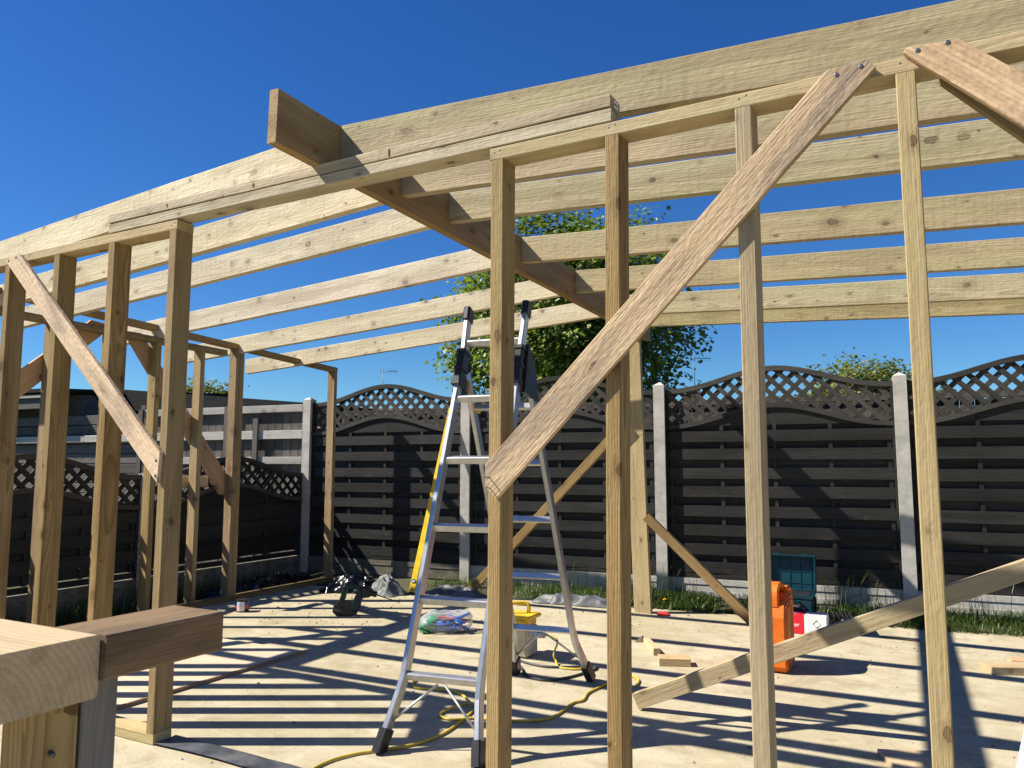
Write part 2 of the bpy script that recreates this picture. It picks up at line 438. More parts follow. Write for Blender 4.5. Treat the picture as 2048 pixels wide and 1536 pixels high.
def prism(name, outline, depth_dir, depth, mat, parent=None, xdir=None, ch=0.0):
    """outline: 3D points in one plane (front), extruded along depth_dir; local X follows xdir"""
    pts = [V(p) for p in outline]
    c = sum(pts, V()) / len(pts)
    d = V(depth_dir).normalized()
    x = (V(xdir) if xdir else pts[1] - pts[0]).normalized()
    x = (x - d * x.dot(d)).normalized()
    z = x.cross(d)
    M = Matrix((x, d, z)).transposed().to_4x4()
    M.translation = c
    Mi = M.inverted()
    bm = bmesh.new()
    f = [bm.verts.new(Mi @ p) for p in pts]
    g = [bm.verts.new(Mi @ (p + d * depth)) for p in pts]
    n = len(pts)
    bm.faces.new(f); bm.faces.new(list(reversed(g)))
    for i in range(n):
        bm.faces.new((f[i], g[i], g[(i + 1) % n], f[(i + 1) % n]))
    if ch:
        bmesh.ops.bevel(bm, geom=bm.edges[:], offset=ch, segments=1, affect='EDGES')
    return bmobj(name, bm, mat, M, parent)
def tubemesh(path, rad, n=8, cap=True):
    pts = [V(p) for p in path]
    rads = rad if isinstance(rad, (list, tuple)) else [rad] * len(pts)
    vs, fs = [], []
    prev = None
    for i, p in enumerate(pts):
        t = (pts[min(i + 1, len(pts) - 1)] - pts[max(i - 1, 0)]).normalized()
        if prev is None:
            a = t.cross(V((0, 0, 1)))
            if a.length < 1e-3: a = t.cross(V((1, 0, 0)))
        else:
            a = prev - t * prev.dot(t)
        a.normalize(); prev = a
        b = t.cross(a)
        for j in range(n):
            an = 2 * math.pi * j / n
            vs.append(p + (a * math.cos(an) + b * math.sin(an)) * rads[i])
    for i in range(len(pts) - 1):
        for j in range(n):
            k = (j + 1) % n
            fs.append((i * n + j, i * n + k, (i + 1) * n + k, (i + 1) * n + j))
    if cap:
        fs.append(tuple(reversed(range(n)))); fs.append(tuple(range((len(pts) - 1) * n, len(pts) * n)))
    return vs, fs
def tube(name, path, rad, mat, parent=None, n=8, smooth=True):
    c = V(path[0])
    vs, fs = tubemesh([V(p) - c for p in path], rad, n)
    return mesh(name, vs, fs, mat, Matrix.Translation(c), parent, smooth)
def spline(pts, k=6):
    P = [V(p) for p in pts]
    out = []
    for i in range(len(P) - 1):
        a, b, c, d = P[max(i - 1, 0)], P[i], P[i + 1], P[min(i + 2, len(P) - 1)]
        for j in range(k):
            t = j / k
            out.append(0.5 * ((2 * b) + (c - a) * t + (2 * a - 5 * b + 4 * c - d) * t * t + (3 * b - a - 3 * c + d) * t ** 3))
    out.append(P[-1])
    return out
def block(name, c, size, mat, parent=None, rz=0.0, bev=0.006, seg=2, rot=None):
    bm = bmesh.new()
    bmesh.ops.create_cube(bm, size=1.0)
    bmesh.ops.scale(bm, vec=V(size), verts=bm.verts)
    if bev: bmesh.ops.bevel(bm, geom=bm.edges[:], offset=bev, segments=seg, affect='EDGES')
    M = Matrix.Translation(V(c)) @ (rot if rot else Matrix.Rotation(rz, 4, 'Z'))
    return bmobj(name, bm, mat, M, parent, smooth=False)
def text(name, s, size, M, mat, parent):
    cu = bpy.data.curves.new(name, 'FONT')
    cu.body = s; cu.size = size; cu.align_x = 'CENTER'; cu.align_y = 'CENTER'; cu.extrude = 0.0004
    ob = bpy.data.objects.new('tmp', cu)
    COL.objects.link(ob)
    me = bpy.data.meshes.new_from_object(ob)
    bpy.data.objects.remove(ob)
    me.materials.clear(); me.materials.append(mat)
    return link(name, me, M, parent)
def facing(origin, right, up):
    """matrix whose local XY plane lies along right/up"""
    x = V(right).normalized(); y = V(up).normalized(); z = x.cross(y)
    M = Matrix((x, y, z)).transposed().to_4x4()
    M.translation = V(origin)
    return M
def screw(p, n, parent, r=0.007, out=0.002):
    n = V(n).normalized()
    vs, fs = tubemesh([V(), n * out * 0.7, n * out], [r, r, r * 0.75], 8)
    mesh('screw', vs, fs, M_STEEL, Matrix.Translation(V(p)), parent)

# ------------------------------------------------------------------ ground and slab
g = mesh('ground', [(-300, -60, 0), (300, -60, 0), (300, 500, 0), (-300, 500, 0)], [(0, 1, 2, 3)], M_SOIL, Matrix.Translation((0, 0, -0.06)))
g['kind'] = 'structure'
FA = R(5.0)
FU = V((math.cos(FA), math.sin(FA), 0)); FN = V((-math.sin(FA), math.cos(FA), 0))
FP3 = V((-0.188, 7.315, 0))
K = 1.045
def zk(z): return 1.25 + (z - 1.25) * K
def fen(s, d=0.0, z=0.0): return FP3 + FU * s + FN * d + V((0, 0, z))
bm = bmesh.new()
edge = [fen(-5.86 + i * 0.25, -0.47 + 0.012 * math.sin(i * 1.7) - (0.12 if i < 8 else 0.0)) for i in range(0, 42)]
outl = [V((-5.86, -3.0, 0)), V((5.2, -3.0, 0))] + [p for p in reversed(edge)]
top = [bm.verts.new((p.x, p.y, 0)) for p in outl]
bot = [bm.verts.new((p.x, p.y, -0.12)) for p in outl]
bm.faces.new(top)
for i in range(len(outl)):
    j = (i + 1) % len(outl)
    bm.faces.new((top[i], bot[i], bot[j], top[j]))
s = bmobj('concrete_slab', bm, M_SLAB); s['kind'] = 'structure'
# raised soil bank along the back fence
vs, fs = [], []
n = 70
for i in range(n + 1):
    sx = -6.6 + i * 0.17
    for j, (d, z) in enumerate(((-0.52, -0.02), (-0.40, 0.01), (-0.22, 0.03), (0.0, 0.04), (0.3, 0.04), (0.6, -0.04))):
        p = fen(sx, d, z)
        nz = noise.noise(p * 3.0) * 0.025
        if j in (0, 5): nz = 0
        vs.append(p + V((0, 0, nz)))
for i in range(n):
    for j in range(5):
        a = i * 6 + j
        fs.append((a, a + 6, a + 7, a + 1))
s = mesh('soil_bank', vs, fs, M_SOIL, smooth=True); s['kind'] = 'structure'

# ------------------------------------------------------------------ front stud wall
YW, DW = 2.404, 0.096
YC = YW + DW / 2
def stud(parent, xl_top, xl_bot, z0, z1, mat=M_STUD, w=0.052, dy=0.0):
    return timber('stud', (xl_bot + w / 2, YC + dy, z0), (xl_top + w / 2, YC + dy, z1), w, DW, mat, parent, up=(0, 1, 0), bow=0.003)
wr = thing('stud_wall', (0.5, YC, 0), 'front timber stud wall right of the doorway, with long diagonal brace', 'stud wall')
def plate(parent, name, x0, x1, z0, z1, mat=M_PLATE):
    return timber(name, (x0, YC, (z0 + z1) / 2), (x1, YC, (z0 + z1) / 2), DW, z1 - z0, mat, parent, bow=0.0015)
plate(wr, 'top_plate', -1.388, 3.35, 2.380, 2.427, M_PLATE)
plate(wr, 'bottom_plate', -1.402, 3.35, 0.001, 0.047, M_PLATE)
for t, b in ((-1.383, -1.400), (-0.930, -0.952), (-0.489, -0.496), (-0.030, -0.034), (0.42, 0.42), (0.87, 0.87), (1.33, 1.33), (1.79, 1.79), (2.25, 2.25), (2.71, 2.71), (3.30, 3.30)):
    stud(wr, t, b, 0.047, 2.380, M_STUD if t < -0.8 else M_PLATE)
def brace(parent, pts, y, th, d, mat=M_BRACE, xdir=None, screws=()):
    o = prism('brace', [(x, y, z) for x, z in pts], (0, 1, 0), th, mat, parent, xdir=xdir, ch=0.002)
    for x, z in screws: screw((x, y, z), (0, -1, 0), o)
    return o
YB = YW - 0.0235
big = brace(wr, [(-1.391, 1.252), (-1.390, 1.170), (-1.346, 1.131), (-0.078, 2.404), (-0.105, 2.433), (-0.213, 2.426)], YB, 0.0225, 0, xdir=(1.17, 0, 1.17),
            screws=((-0.185, 2.405), (-0.118, 2.414)))
for x, z in ((-1.372, 1.205), (-1.370, 1.168)):
    tube('nail', [(x, YB + 0.005, z), (x, YB - 0.034, z + 0.003)], 0.0022, M_STEEL, big, 6)
brace(wr, [(-0.007, 2.428), (0.003, 2.441), (0.134, 2.431), (1.25, 1.36), (1.25, 1.24), (1.16, 1.24)], YB, 0.0225, 0, xdir=(1, 0, -0.93), screws=((0.03, 2.424), (0.105, 2.428)))
prism('brace', [(x, YW + DW + 0.002, z) for x, z in ((0.08, 2.40), (0.20, 2.40), (1.32, 1.14), (1.25, 1.07), (0.086, 2.372))], (0, 1, 0), 0.03, M_STUD, wr, xdir=(1, 0, -1.12))
for t in (-1.383, -0.930, -0.489, -0.030):
    for dx in (0.014, 0.036): screw((t + dx, YW, 2.404 + dx * 0.3), (0, -1, 0), wr, 0.0038, 0.001)
# grade stamp on a stud face
def stamp(parent, origin, right, up, s):
    o = text('grade_stamp', 'C', 0.03 * s, facing(V(origin), right, up), M_INK, parent)
wl = thing('stud_wall', (-4.5, YC, 0), 'front timber stud wall left of the doorway, partly behind the trestle', 'stud wall')
plate(wl, 'top_plate', -5.818, -3.121, 2.377, 2.424, M_PLATE)
plate(wl, 'bottom_plate', -5.818, -3.121, 0.001, 0.047, M_PLATE)
for t, b in ((-3.173, -3.171), (-3.637, -3.643), (-4.101, -4.100), (-4.565, -4.552), (-5.02, -5.02), (-5.46, -5.46), (-5.817, -5.817)):
    stud(wl, t, b, 0.047, 2.377, M_STUD)
brace(wl, [(-4.523, 2.393), (-4.390, 2.415), (-3.136, 1.307), (-3.147, 1.165)], YB, 0.0225, 0, xdir=(1, 0, -0.9), screws=((-4.49, 2.388), (-4.42, 2.40), (-3.16, 1.27), (-3.16, 1.2)))
for t in (-3.173, -3.637, -4.101, -4.565):
    for dx in (0.014, 0.036): screw((t + dx, YW, 2.398 + dx * 0.3), (0, -1, 0), wl, 0.0038, 0.001)
# doorway header: two timbers laid flat, the upper a little proud
hd = thing('door_header', (-2.27, YC, 2.427), 'two weathered timbers stacked over the doorway carrying the ridge beam', 'header')
timber('header_timber', (-3.640, YC, 2.4525), (-0.907, YC, 2.4545), DW, 0.047, M_HEAD, hd, bow=0.0015)
up_t = timber('header_timber', (-3.646, YC - 0.001, 2.506), (-0.909, YC - 0.001, 2.507), DW, 0.047, M_HEAD, hd, bow=0.002)
for px_, hz in ((-1.86, 0.030), (-2.62, 0.018), (-3.2, 0.016)):
    block('pencil_mark', (px_, YC - 0.001 - DW / 2 - 0.0004, 2.506), (0.006, 0.001, hz), M_INK, up_t, bev=0)
lab = mesh('label_sticker', [(-0.0, -0.018, -0.014), (0, 0.018, -0.014), (0, 0.018, 0.014), (0, -0.018, 0.014)], [(0, 1, 2, 3)], M_WHITE_PR, Matrix.Translation((-0.9065, YC + 0.0, 2.507)), up_t)
for i in range(5):
    mesh('print_mark', [(0, -0.002, -0.004), (0, 0.002, -0.004), (0, 0.002, 0.005), (0, -0.002, 0.005)], [(0, 1, 2, 3)], M_BLK_PR, Matrix.Translation((-0.9060, YC - 0.01 + i * 0.005, 2.507)), up_t)

# ------------------------------------------------------------------ left side wall
XL0, XL1 = -5.820, -5.722
XC = (XL0 + XL1) / 2
ws = thing('stud_wall', (XC, 4.4, 0), 'left side timber stud wall running back to the corner, boards bracing its outside', 'stud wall')
zt = lambda y: 2.50 - 0.05 * (y - 2.99)
timber('top_plate', (XC, 2.506, zt(2.506) - 0.0235), (XC, 6.548, zt(6.548) - 0.0235), 0.098, 0.047, M_STUD, ws, bow=0.002)
timber('lower_plate', (XC, 2.507, 2.348), (XC, 5.02, 2.295), 0.097, 0.047, M_STUD, ws, bow=0.002)
timber('bottom_plate', (XC, 2.506, 0.024), (XC, 6.55, 0.024), 0.098, 0.046, M_STUD, ws, bow=0.001)
for y, dbl in ((2.92, 0), (3.375, 0), (3.835, 0), (4.269, 0), (4.722, 0), (5.128, 0), (5.177, 0), (6.500, 0)):
    zz = (2.348 - 0.0211 * (y - 2.507) - 0.0245) if y < 5.0 else zt(y) - 0.048
    timber('stud', (XC, y + 0.0235, 0.047), (XC, y + 0.0235, zz), 0.047, 0.098, M_STUD, ws, up=(1, 0, 0), bow=0.002)
XB = XL0 - 0.026
prism('brace', [(XB, y, z) for y, z in ((4.02, 2.36), (4.19, 2.36), (5.20, 1.09), (5.17, 0.96), (5.08, 0.98))], (1, 0, 0), 0.0235, M_RED, ws, xdir=(0, 1, -1.25))
prism('brace', [(XB, y, z) for y, z in ((3.93, 2.38), (3.74, 2.40), (2.50, 1.30), (2.50, 1.16), (2.55, 1.12))], (1, 0, 0), 0.0235, M_RED, ws, xdir=(0, 1, 0.95))
timber('noggin', (-5.88, 4.56, 1.10), (-5.88, 4.97, 1.10), 0.047, 0.10, M_OFF, ws)
# right side wall, past the frame, carries the joist ends
we = thing('stud_wall', (3.40, 4.4, 0), 'right side timber stud wall carrying the low ends of the roof joists', 'stud wall')
zr = lambda y: 2.757 - 0.028 * (y - 2.4) - 0.052 * 5.6 - 0.15
timber('top_plate', (3.40, 2.404, zr(2.404) - 0.03), (3.40, 6.6, zr(6.6) - 0.03), 0.098, 0.047, M_STUD, we)
timber('bottom_plate', (3.40, 2.404, 0.024), (3.40, 6.6, 0.024), 0.098, 0.046, M_STUD, we)
for i in range(9):
    y = 2.45 + i * 0.51
    timber('stud', (3.40, y, 0.047), (3.40, y, zr(y) - 0.0535), 0.047, 0.098, M_STUD, we, up=(1, 0, 0))

# ------------------------------------------------------------------ ridge beam and roof joists
zb = lambda y: 2.757 - 0.028 * (y - 2.152)           # top of the beam
bmz = 0.1135
tag(timber('ridge_beam', (-2.2495, 2.152, zb(2.152) - bmz), (-2.2495, 6.86, zb(6.86) - bmz), 0.047, 0.227, M_STUD, bow=0.002),
    'deep ridge beam jutting out over the doorway header, running to the back', 'beam')
ordn = ['first', 'second', 'third', 'fourth', 'fifth', 'sixth', 'seventh']
def jz(y): return 2.753 - 0.028 * (y - 2.4)
for i, y in enumerate((2.53, 3.005, 3.43, 4.275, 5.15, 5.97)):
    z = jz(y)
    xe = -6.50 + rnd.uniform(-0.05, 0.05)
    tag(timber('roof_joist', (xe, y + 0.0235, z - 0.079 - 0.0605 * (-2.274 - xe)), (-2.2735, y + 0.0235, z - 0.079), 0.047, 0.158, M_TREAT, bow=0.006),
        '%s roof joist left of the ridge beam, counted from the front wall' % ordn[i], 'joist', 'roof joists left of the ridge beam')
for i, y in enumerate((2.53, 2.985, 3.412, 4.262, 5.118, 5.955, 6.385)):
    z = jz(y) - (0.018 if i == 6 else 0)
    tag(timber('roof_joist', (-2.2255, y + 0.0235, z - 0.083), (3.62, y + 0.0235, z - 0.083 - 0.052 * 5.846), 0.047, 0.166, M_OLIVEP, bow=0.006),
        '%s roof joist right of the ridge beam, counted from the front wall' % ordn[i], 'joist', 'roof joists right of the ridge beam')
# prop under the far end of the beam and its two stays
tag(timber('beam_prop', (-2.200, 6.445, 0.0), (-2.248, 6.405, zb(6.4) - 0.229), 0.147, 0.047, M_PLATE, up=(0, 1, 0), bow=0.003),
    'wide upright plank propping the far end of the ridge beam', 'prop')
tag(timber('prop_stay', (-3.925, 6.40, 0.026), (-2.30, 6.37, 1.62), 0.075, 0.047, M_STUD, up=(0, 1, 0), bow=0.003, ch=0.003),
    'thin slanted stay left of the beam prop, foot by the plastic sheet', 'stay', 'stays of the beam prop')
tag(timber('prop_stay', (-1.30, 6.40, 0.030), (-2.135, 6.37, 0.815), 0.075, 0.047, M_STUD, up=(0, 1, 0), bow=0.003),
    'thin slanted stay right of the beam prop, foot hidden behind a front stud', 'stay', 'stays of the beam prop')
tag(timber('floor_brace', (-1.385, 3.93, 0.042), (1.35, 3.93, 1.27), 0.047, 0.080, M_PLATE, up=(0, 0, 1), bow=0.004),
    'long timber slanting up from the slab to the right, inside the front wall', 'brace')

# ------------------------------------------------------------------ back fence: posts and wave-topped panels
PS = 1.967 * K
def fence_post(M, z1, label, group, zb=-0.3):
    """slotted concrete post with a pyramid cap, local X along the fence"""
    w, d, sl, sd = 0.052, 0.056, 0.026, 0.022
    sec = [(-w, -d), (w, -d), (w, -sl), (w - sd, -sl), (w - sd, sl), (w, sl), (w, d), (-w, d), (-w, sl), (-w + sd, sl), (-w + sd, -sl), (-w, -sl)]
    bm = bmesh.new()
    a = [bm.verts.new((x, y, zb)) for x, y in sec]
    b = [bm.verts.new((x, y, z1)) for x, y in sec]
    for i in range(12):
        j = (i + 1) % 12
        bm.faces.new((a[i], a[j], b[j], b[i]))
    c = bm.verts.new((0, 0, z1 + 0.035))
    for i in range(12):
        bm.faces.new((b[i], b[(i + 1) % 12], c))
    return tag(bmobj('fence_post', bm, M_CONC, M), label, 'fence post', group)
def fence_panel(M, L, zb, ztop, rise, lat, label, group, sag=0.0, seed=1, boards=2):
    """horizontal slats fore and aft over battens, a trellis between two waving rails on top"""
    r = random.Random(seed)
    t = tag(link('trellis_fence', None, M), label, 'fence panel', group)
    L0, L1 = -L / 2, L / 2
    def wave(x):
        u = (x - L0) / L
        return rise * (0.5 - 0.5 * math.cos(2 * math.pi * u)) ** 1.15
    zlow = lambda x: ztop - lat + wave(x)
    ztp = lambda x: ztop + wave(x)
    P = lambda x, y, z: M @ V((x, y, z))
    def lbox(name, x0, x1, y0, y1, z0, z1, mat=M_FENCE, bend=0.0, tilt=0.0):
        """a board in panel space, length along X, optionally sprung outward between battens"""
        n = 9 if bend else 1
        vs, fs = [], []
        for i in range(n + 1):
            u = i / n
            x = (x1 - x0) * (u - 0.5)
            b = bend * abs(math.sin(u * math.pi * 3.0))
            dz = tilt * (u - 0.5)
            for (y, z) in ((y0 - b, z0 + dz), (y1 - b, z0 + dz), (y1 - b, z1 + dz), (y0 - b, z1 + dz)):
                vs.append((x, y - (y0 + y1) / 2, z - (z0 + z1) / 2))
        for i in range(n):
            for j in range(4):
                k = (j + 1) % 4
                fs.append((i * 4 + j, (i + 1) * 4 + j, (i + 1) * 4 + k, i * 4 + k))
        fs.append((0, 1, 2, 3)); fs.append((n * 4 + 3, n * 4 + 2, n * 4 + 1, n * 4))
        return mesh(name, vs, fs, mat, M @ Matrix.Translation(((x0 + x1) / 2, (y0 + y1) / 2, (z0 + z1) / 2)), t)
    for x0 in (L0, L1 - 0.035):
        lbox('frame_stile', x0, x0 + 0.035, -0.026, 0.021, zb, ztop - 0.004)
    z = ztop - lat - 0.058
    lbox('slat', L0 + 0.036, L1 - 0.036, 0.010, 0.018, ztop - lat - 0.075, ztop - lat + 0.02)
    k = 0
    pitch = 0.172
    while z - 0.1 > zb + 0.03:
        j = r.uniform(-0.006, 0.006)
        lbox('slat', L0 + 0.036, L1 - 0.036, -0.024, -0.015, z - 0.1 + j, z + j, bend=0.003 + r.uniform(0, 0.004), tilt=r.uniform(-0.008, 0.008))
        j = r.uniform(-0.006, 0.006)
        if z - pitch / 2 - 0.1 > zb:
            lbox('slat', L0 + 0.036, L1 - 0.036, 0.010, 0.018, z - pitch / 2 - 0.1 + j, z - pitch / 2 + j, bend=-0.002 + r.uniform(-0.002, 0.004), tilt=r.uniform(-0.008, 0.008))
        z -= pitch; k += 1
    lbox('slat', L0 + 0.036, L1 - 0.036, -0.024, -0.014, zb + 0.004, zb + 0.055, M_FENCE)
    for u in (0.0, 0.25, 0.5, 0.75, 1.0):
        x = L0 + 0.06 + (L - 0.12) * u
        lbox('batten', x - 0.016, x + 0.016, -0.0145, 0.0095, zb + 0.057, zlow(x) - 0.02)
    # filler boards under the wave
    vs, fs = [], []
    n = 18
    zf = ztop - lat - 0.012
    for i in range(n + 1):
        x = L0 + 0.036 + (L - 0.072) * i / n
        for y in (-0.014, -0.004):
            vs.append((x, y, min(zf, zlow(x) - 0.03))); vs.append((x, y, zlow(x) - 0.012))
    for i in range(n):
        a, b = i * 4, i * 4 + 4
        fs += [(a, b, b + 1, a + 1), (a + 2, a + 3, b + 3, b + 2), (a, a + 2, b + 2, b), (a + 1, b + 1, b + 3, a + 3)]
    mesh('filler_board', vs, fs, M_FENCE, M.copy(), t)
    def rail(name, zf, h, y0, y1):
        vs, fs = [], []
        n = 30
        for i in range(n + 1):
            x = L0 + L * i / n
            z = zf(x)
            for (y, dz) in ((y0, -h), (y1, -h), (y1, 0), (y0, 0)): vs.append((x, y, z + dz))
        for i in range(n):
            for j in range(4):
                k = (j + 1) % 4
                fs.append((i * 4 + j, (i + 1) * 4 + j, (i + 1) * 4 + k, i * 4 + k))
        fs.append((0, 1, 2, 3)); fs.append((n * 4 + 3, n * 4 + 2, n * 4 + 1, n * 4))
        mesh(name, vs, fs, M_LATT, M.copy(), t)
    rail('top_rail', ztp, 0.045, -0.030, 0.022)
    rail('trellis_rail', zlow, 0.04, -0.034, 0.02)
    # trellis strips, two layers crossing
    sp = 0.130
    for sgn, y in ((-1, -0.012), (1, 0.001)):
        c = -3.0
        while c < 3.0:
            pts = []
            x = L0 + 0.036
            while x < L1 - 0.036:
                zz = ztop - lat + sgn * (x - c)
                if zlow(x) - 0.02 < zz < ztp(x) - 0.02: pts.append((x, zz))
                x += 0.008
            if len(pts) > 4:
                a, b = pts[0], pts[-1]
                p0, p1 = P(a[0], y, a[1]), P(b[0], y, b[1])
                v, f = loft_box((p1 - p0).length + 0.02, 0.042, 0.011, 0.001)
                nrm = (M.to_3x3() @ V((0, 1, 0)))
                mesh('trellis_strip', v, f, M_LATT if boards < 3 else M_FENCE, frame(p0, p1, nrm), t)
            c += sp
    if boards:
        MC = M_CONC if boards == 2 else M_CONC_OLD
        o = lbox('gravel_board', L0 - 0.02, L1 + 0.02, -0.024, 0.024, zb - 0.30, zb - 0.004, MC)
        lbox('gravel_board_lip', L0 - 0.01, L1 + 0.01, -0.031, -0.0245, zb - 0.055, zb - 0.006, MC)
        lbox('gravel_board_lip', L0 - 0.01, L1 + 0.01, -0.031, -0.0245, zb - 0.16, zb - 0.115, MC)
    return t
def fM(s, d=0.0): 
    M = Matrix.Rotation(FA, 4, 'Z'); M.translation = fen(s, d); return M
plab = {0: 'pale concrete post of the back fence at right, behind the rightmost long stud', -1: 'pale concrete post of the back fence just right of the beam prop',
        -2: 'stained concrete post of the back fence behind the stepladder', -3: 'tall concrete corner post where back and side fences meet', 1: 'concrete post of the back fence past the right edge of the picture'}
for k in (1, 0, -1, -2, -3):
    fence_post(fM(k * PS), zk(1.972), plab[k], 'concrete posts of the back fence')
nlab = ['black wave-topped fence panel at far right behind the grass', 'black wave-topped fence panel behind the orange can and teal tool case',
        'black wave-topped fence panel behind the beam prop and stepladder', 'black wave-topped fence panel by the far left corner, drill in front of it']
for i in range(4):
    fence_panel(fM((0.5 - i) * PS, 0.035), PS - 0.075, zk(0.262), zk(1.935), 0.183, 0.34, nlab[i], 'wave-topped panels of the back fence', seed=20 + i, boards=1 if i == 3 else 2)
# lower side fence, running towards the camera from the corner post
SX = -6.385
def sM(y):
    M = Matrix.Rotation(R(90), 4, 'Z'); M.translation = V((SX, y, 0)); return M
slab_ = ['low black trellis-topped side fence panel nearest the corner post', 'low black trellis-topped side fence panel behind the left studs', 'low black trellis-topped side fence panel nearest the camera']
for i, yc in enumerate((5.73, 3.665, 1.60)):
    fence_panel(sM(yc), 1.98, zk(0.275), zk(1.165), 0.18, 0.275, slab_[i], 'low panels of the side fence', seed=40 + i, boards=3)
for i, y in enumerate((4.697, 2.632)):
    fence_post(sM(y), 1.15, ['concrete post of the low side fence, between its first two panels', 'concrete post of the low side fence, nearer the camera'][i], 'posts of the side fence')
# old close-boarded fence of the neighbour, seen through the trellis and past the corner
def board_fence(s0, s1, d, z1, label, rails, cap=True):
    t = tag(link('boarded_fence', None, fM((s0 + s1) / 2, d)), label, 'fence')
    x = s0
    v, f = loft_box(1.0, 0.105, 0.014, 0.002)
    me = None
    while x < s1:
        zt_ = z1 + rnd.uniform(-0.012, 0.012)
        M = frame(fen(x, d + rnd.uniform(-0.003, 0.003), -0.05), fen(x, d, zt_), FN)
        h = zt_ + 0.05
        v, f = loft_box(h, 0.112, 0.014, 0.002)
        mesh('board', v, f, M_OLDF, M, t)
        x += 0.116
    if cap: timber('cap_rail', fen(s0, d, z1 + 0.03), fen(s1, d, z1 + 0.03), 0.07, 0.055, M_OLDF, t)
    for (z, h, m) in rails:
        timber('rail', fen(s0, d - 0.035, z), fen(s1, d - 0.035, z), 0.05, h, m, t)
    return t
board_fence(-5.95, 2.4, 0.42, 1.83, 'grey close-boarded fence standing right behind the black trellis panels', ())
nf = board_fence(-8.45 * K, -5.98 * K, 0.03, zk(1.90), 'weathered grey board fence with bleached rails left of the corner post', ((zk(1.885), 0.085, M_RAIL), (zk(1.59), 0.10, M_RAIL), (zk(1.30), 0.085, M_RAIL)), cap=False)
for sx in (-6.62, -7.05, -8.43):
    timber('fence_stake', fen((sx) * K, -0.045, zk(-0.05)), fen((sx) * K, -0.045, zk(1.78 if sx == -6.62 else 1.93)), 0.075, 0.03, M_OLDF, nf, up=FN)
# shed of the neighbour
sh = thing('garden_shed', tuple(fen(-11.4, 0.6)), 'dark garden shed with black felt roof beyond the side fence', 'shed')
for i in range(15):
    z = 0.08 + i * 0.125
    timber('cladding_board', fen((-14.3) * K, 0.06 + (i % 2) * 0.003, zk(z)), fen((-8.52) * K, 0.06, zk(z)), 0.02, 0.122, M_OLDF, sh, bow=0.004)
timber('bleached_rail', fen((-14.2) * K, -0.01, zk(1.575)), fen((-8.55) * K, -0.01, zk(1.585)), 0.045, 0.09, M_RAIL, sh)
timber('corner_post', fen((-8.54) * K, 0.12, zk(0)), fen((-8.54) * K, 0.12, zk(2.0)), 0.08, 0.08, M_OLDF, sh, up=FN)
for a, b, z in ((-14.5, -9.9, 2.06),):
    timber('fascia', fen((a) * K, -0.20, zk(z - 0.01)), fen((b) * K, -0.20, zk(z - 0.01)), 0.024, 0.14, M_OLDF, sh)
    timber('eaves_batten', fen((a) * K, -0.218, zk(z + 0.085)), fen((b) * K, -0.218, zk(z + 0.085)), 0.05, 0.045, M_RAIL, sh)
def roofslab(name, pts, th, mat, parent):
    vs = [V(p) for p in pts] + [V(p) - V((0, 0, th)) for p in pts]
    c = vs[0].copy()
    fs = [(0, 1, 2, 3), (7, 6, 5, 4)] + [(i, i + 4, (i + 1) % 4 + 4, (i + 1) % 4) for i in range(4)]
    return mesh(name, [v - c for v in vs], fs, mat, Matrix.Translation(c), parent)
roofslab('roof', [fen((-14.6) * K, -0.26, zk(2.26)), fen((-9.85) * K, -0.26, zk(2.24)), fen((-9.85) * K, 3.2, zk(2.44)), fen((-14.6) * K, 3.2, zk(2.46))], 0.05, M_FELT, sh)
roofslab('roof', [fen((-9.84) * K, 0.9, zk(2.32)), fen((-6.3) * K, 0.9, zk(2.00)), fen((-6.3) * K, 3.6, zk(2.02)), fen((-9.84) * K, 3.6, zk(2.34))], 0.30, M_FELT, sh)
roofslab('rear_wall', [fen((-14.3) * K, 0.3, zk(2.2)), fen((-9.9) * K, 0.3, zk(2.2)), fen((-9.9) * K, 3.1, zk(2.2)), fen((-14.3) * K, 3.1, zk(2.2))], 2.2, M_OLDF, sh)
roofslab('lean_to_wall', [fen((-9.8) * K, 1.0, zk(1.98)), fen((-6.5) * K, 1.0, zk(1.68)), fen((-6.5) * K, 3.5, zk(1.68)), fen((-9.8) * K, 3.5, zk(1.98))], 2.0, M_OLDF, sh)

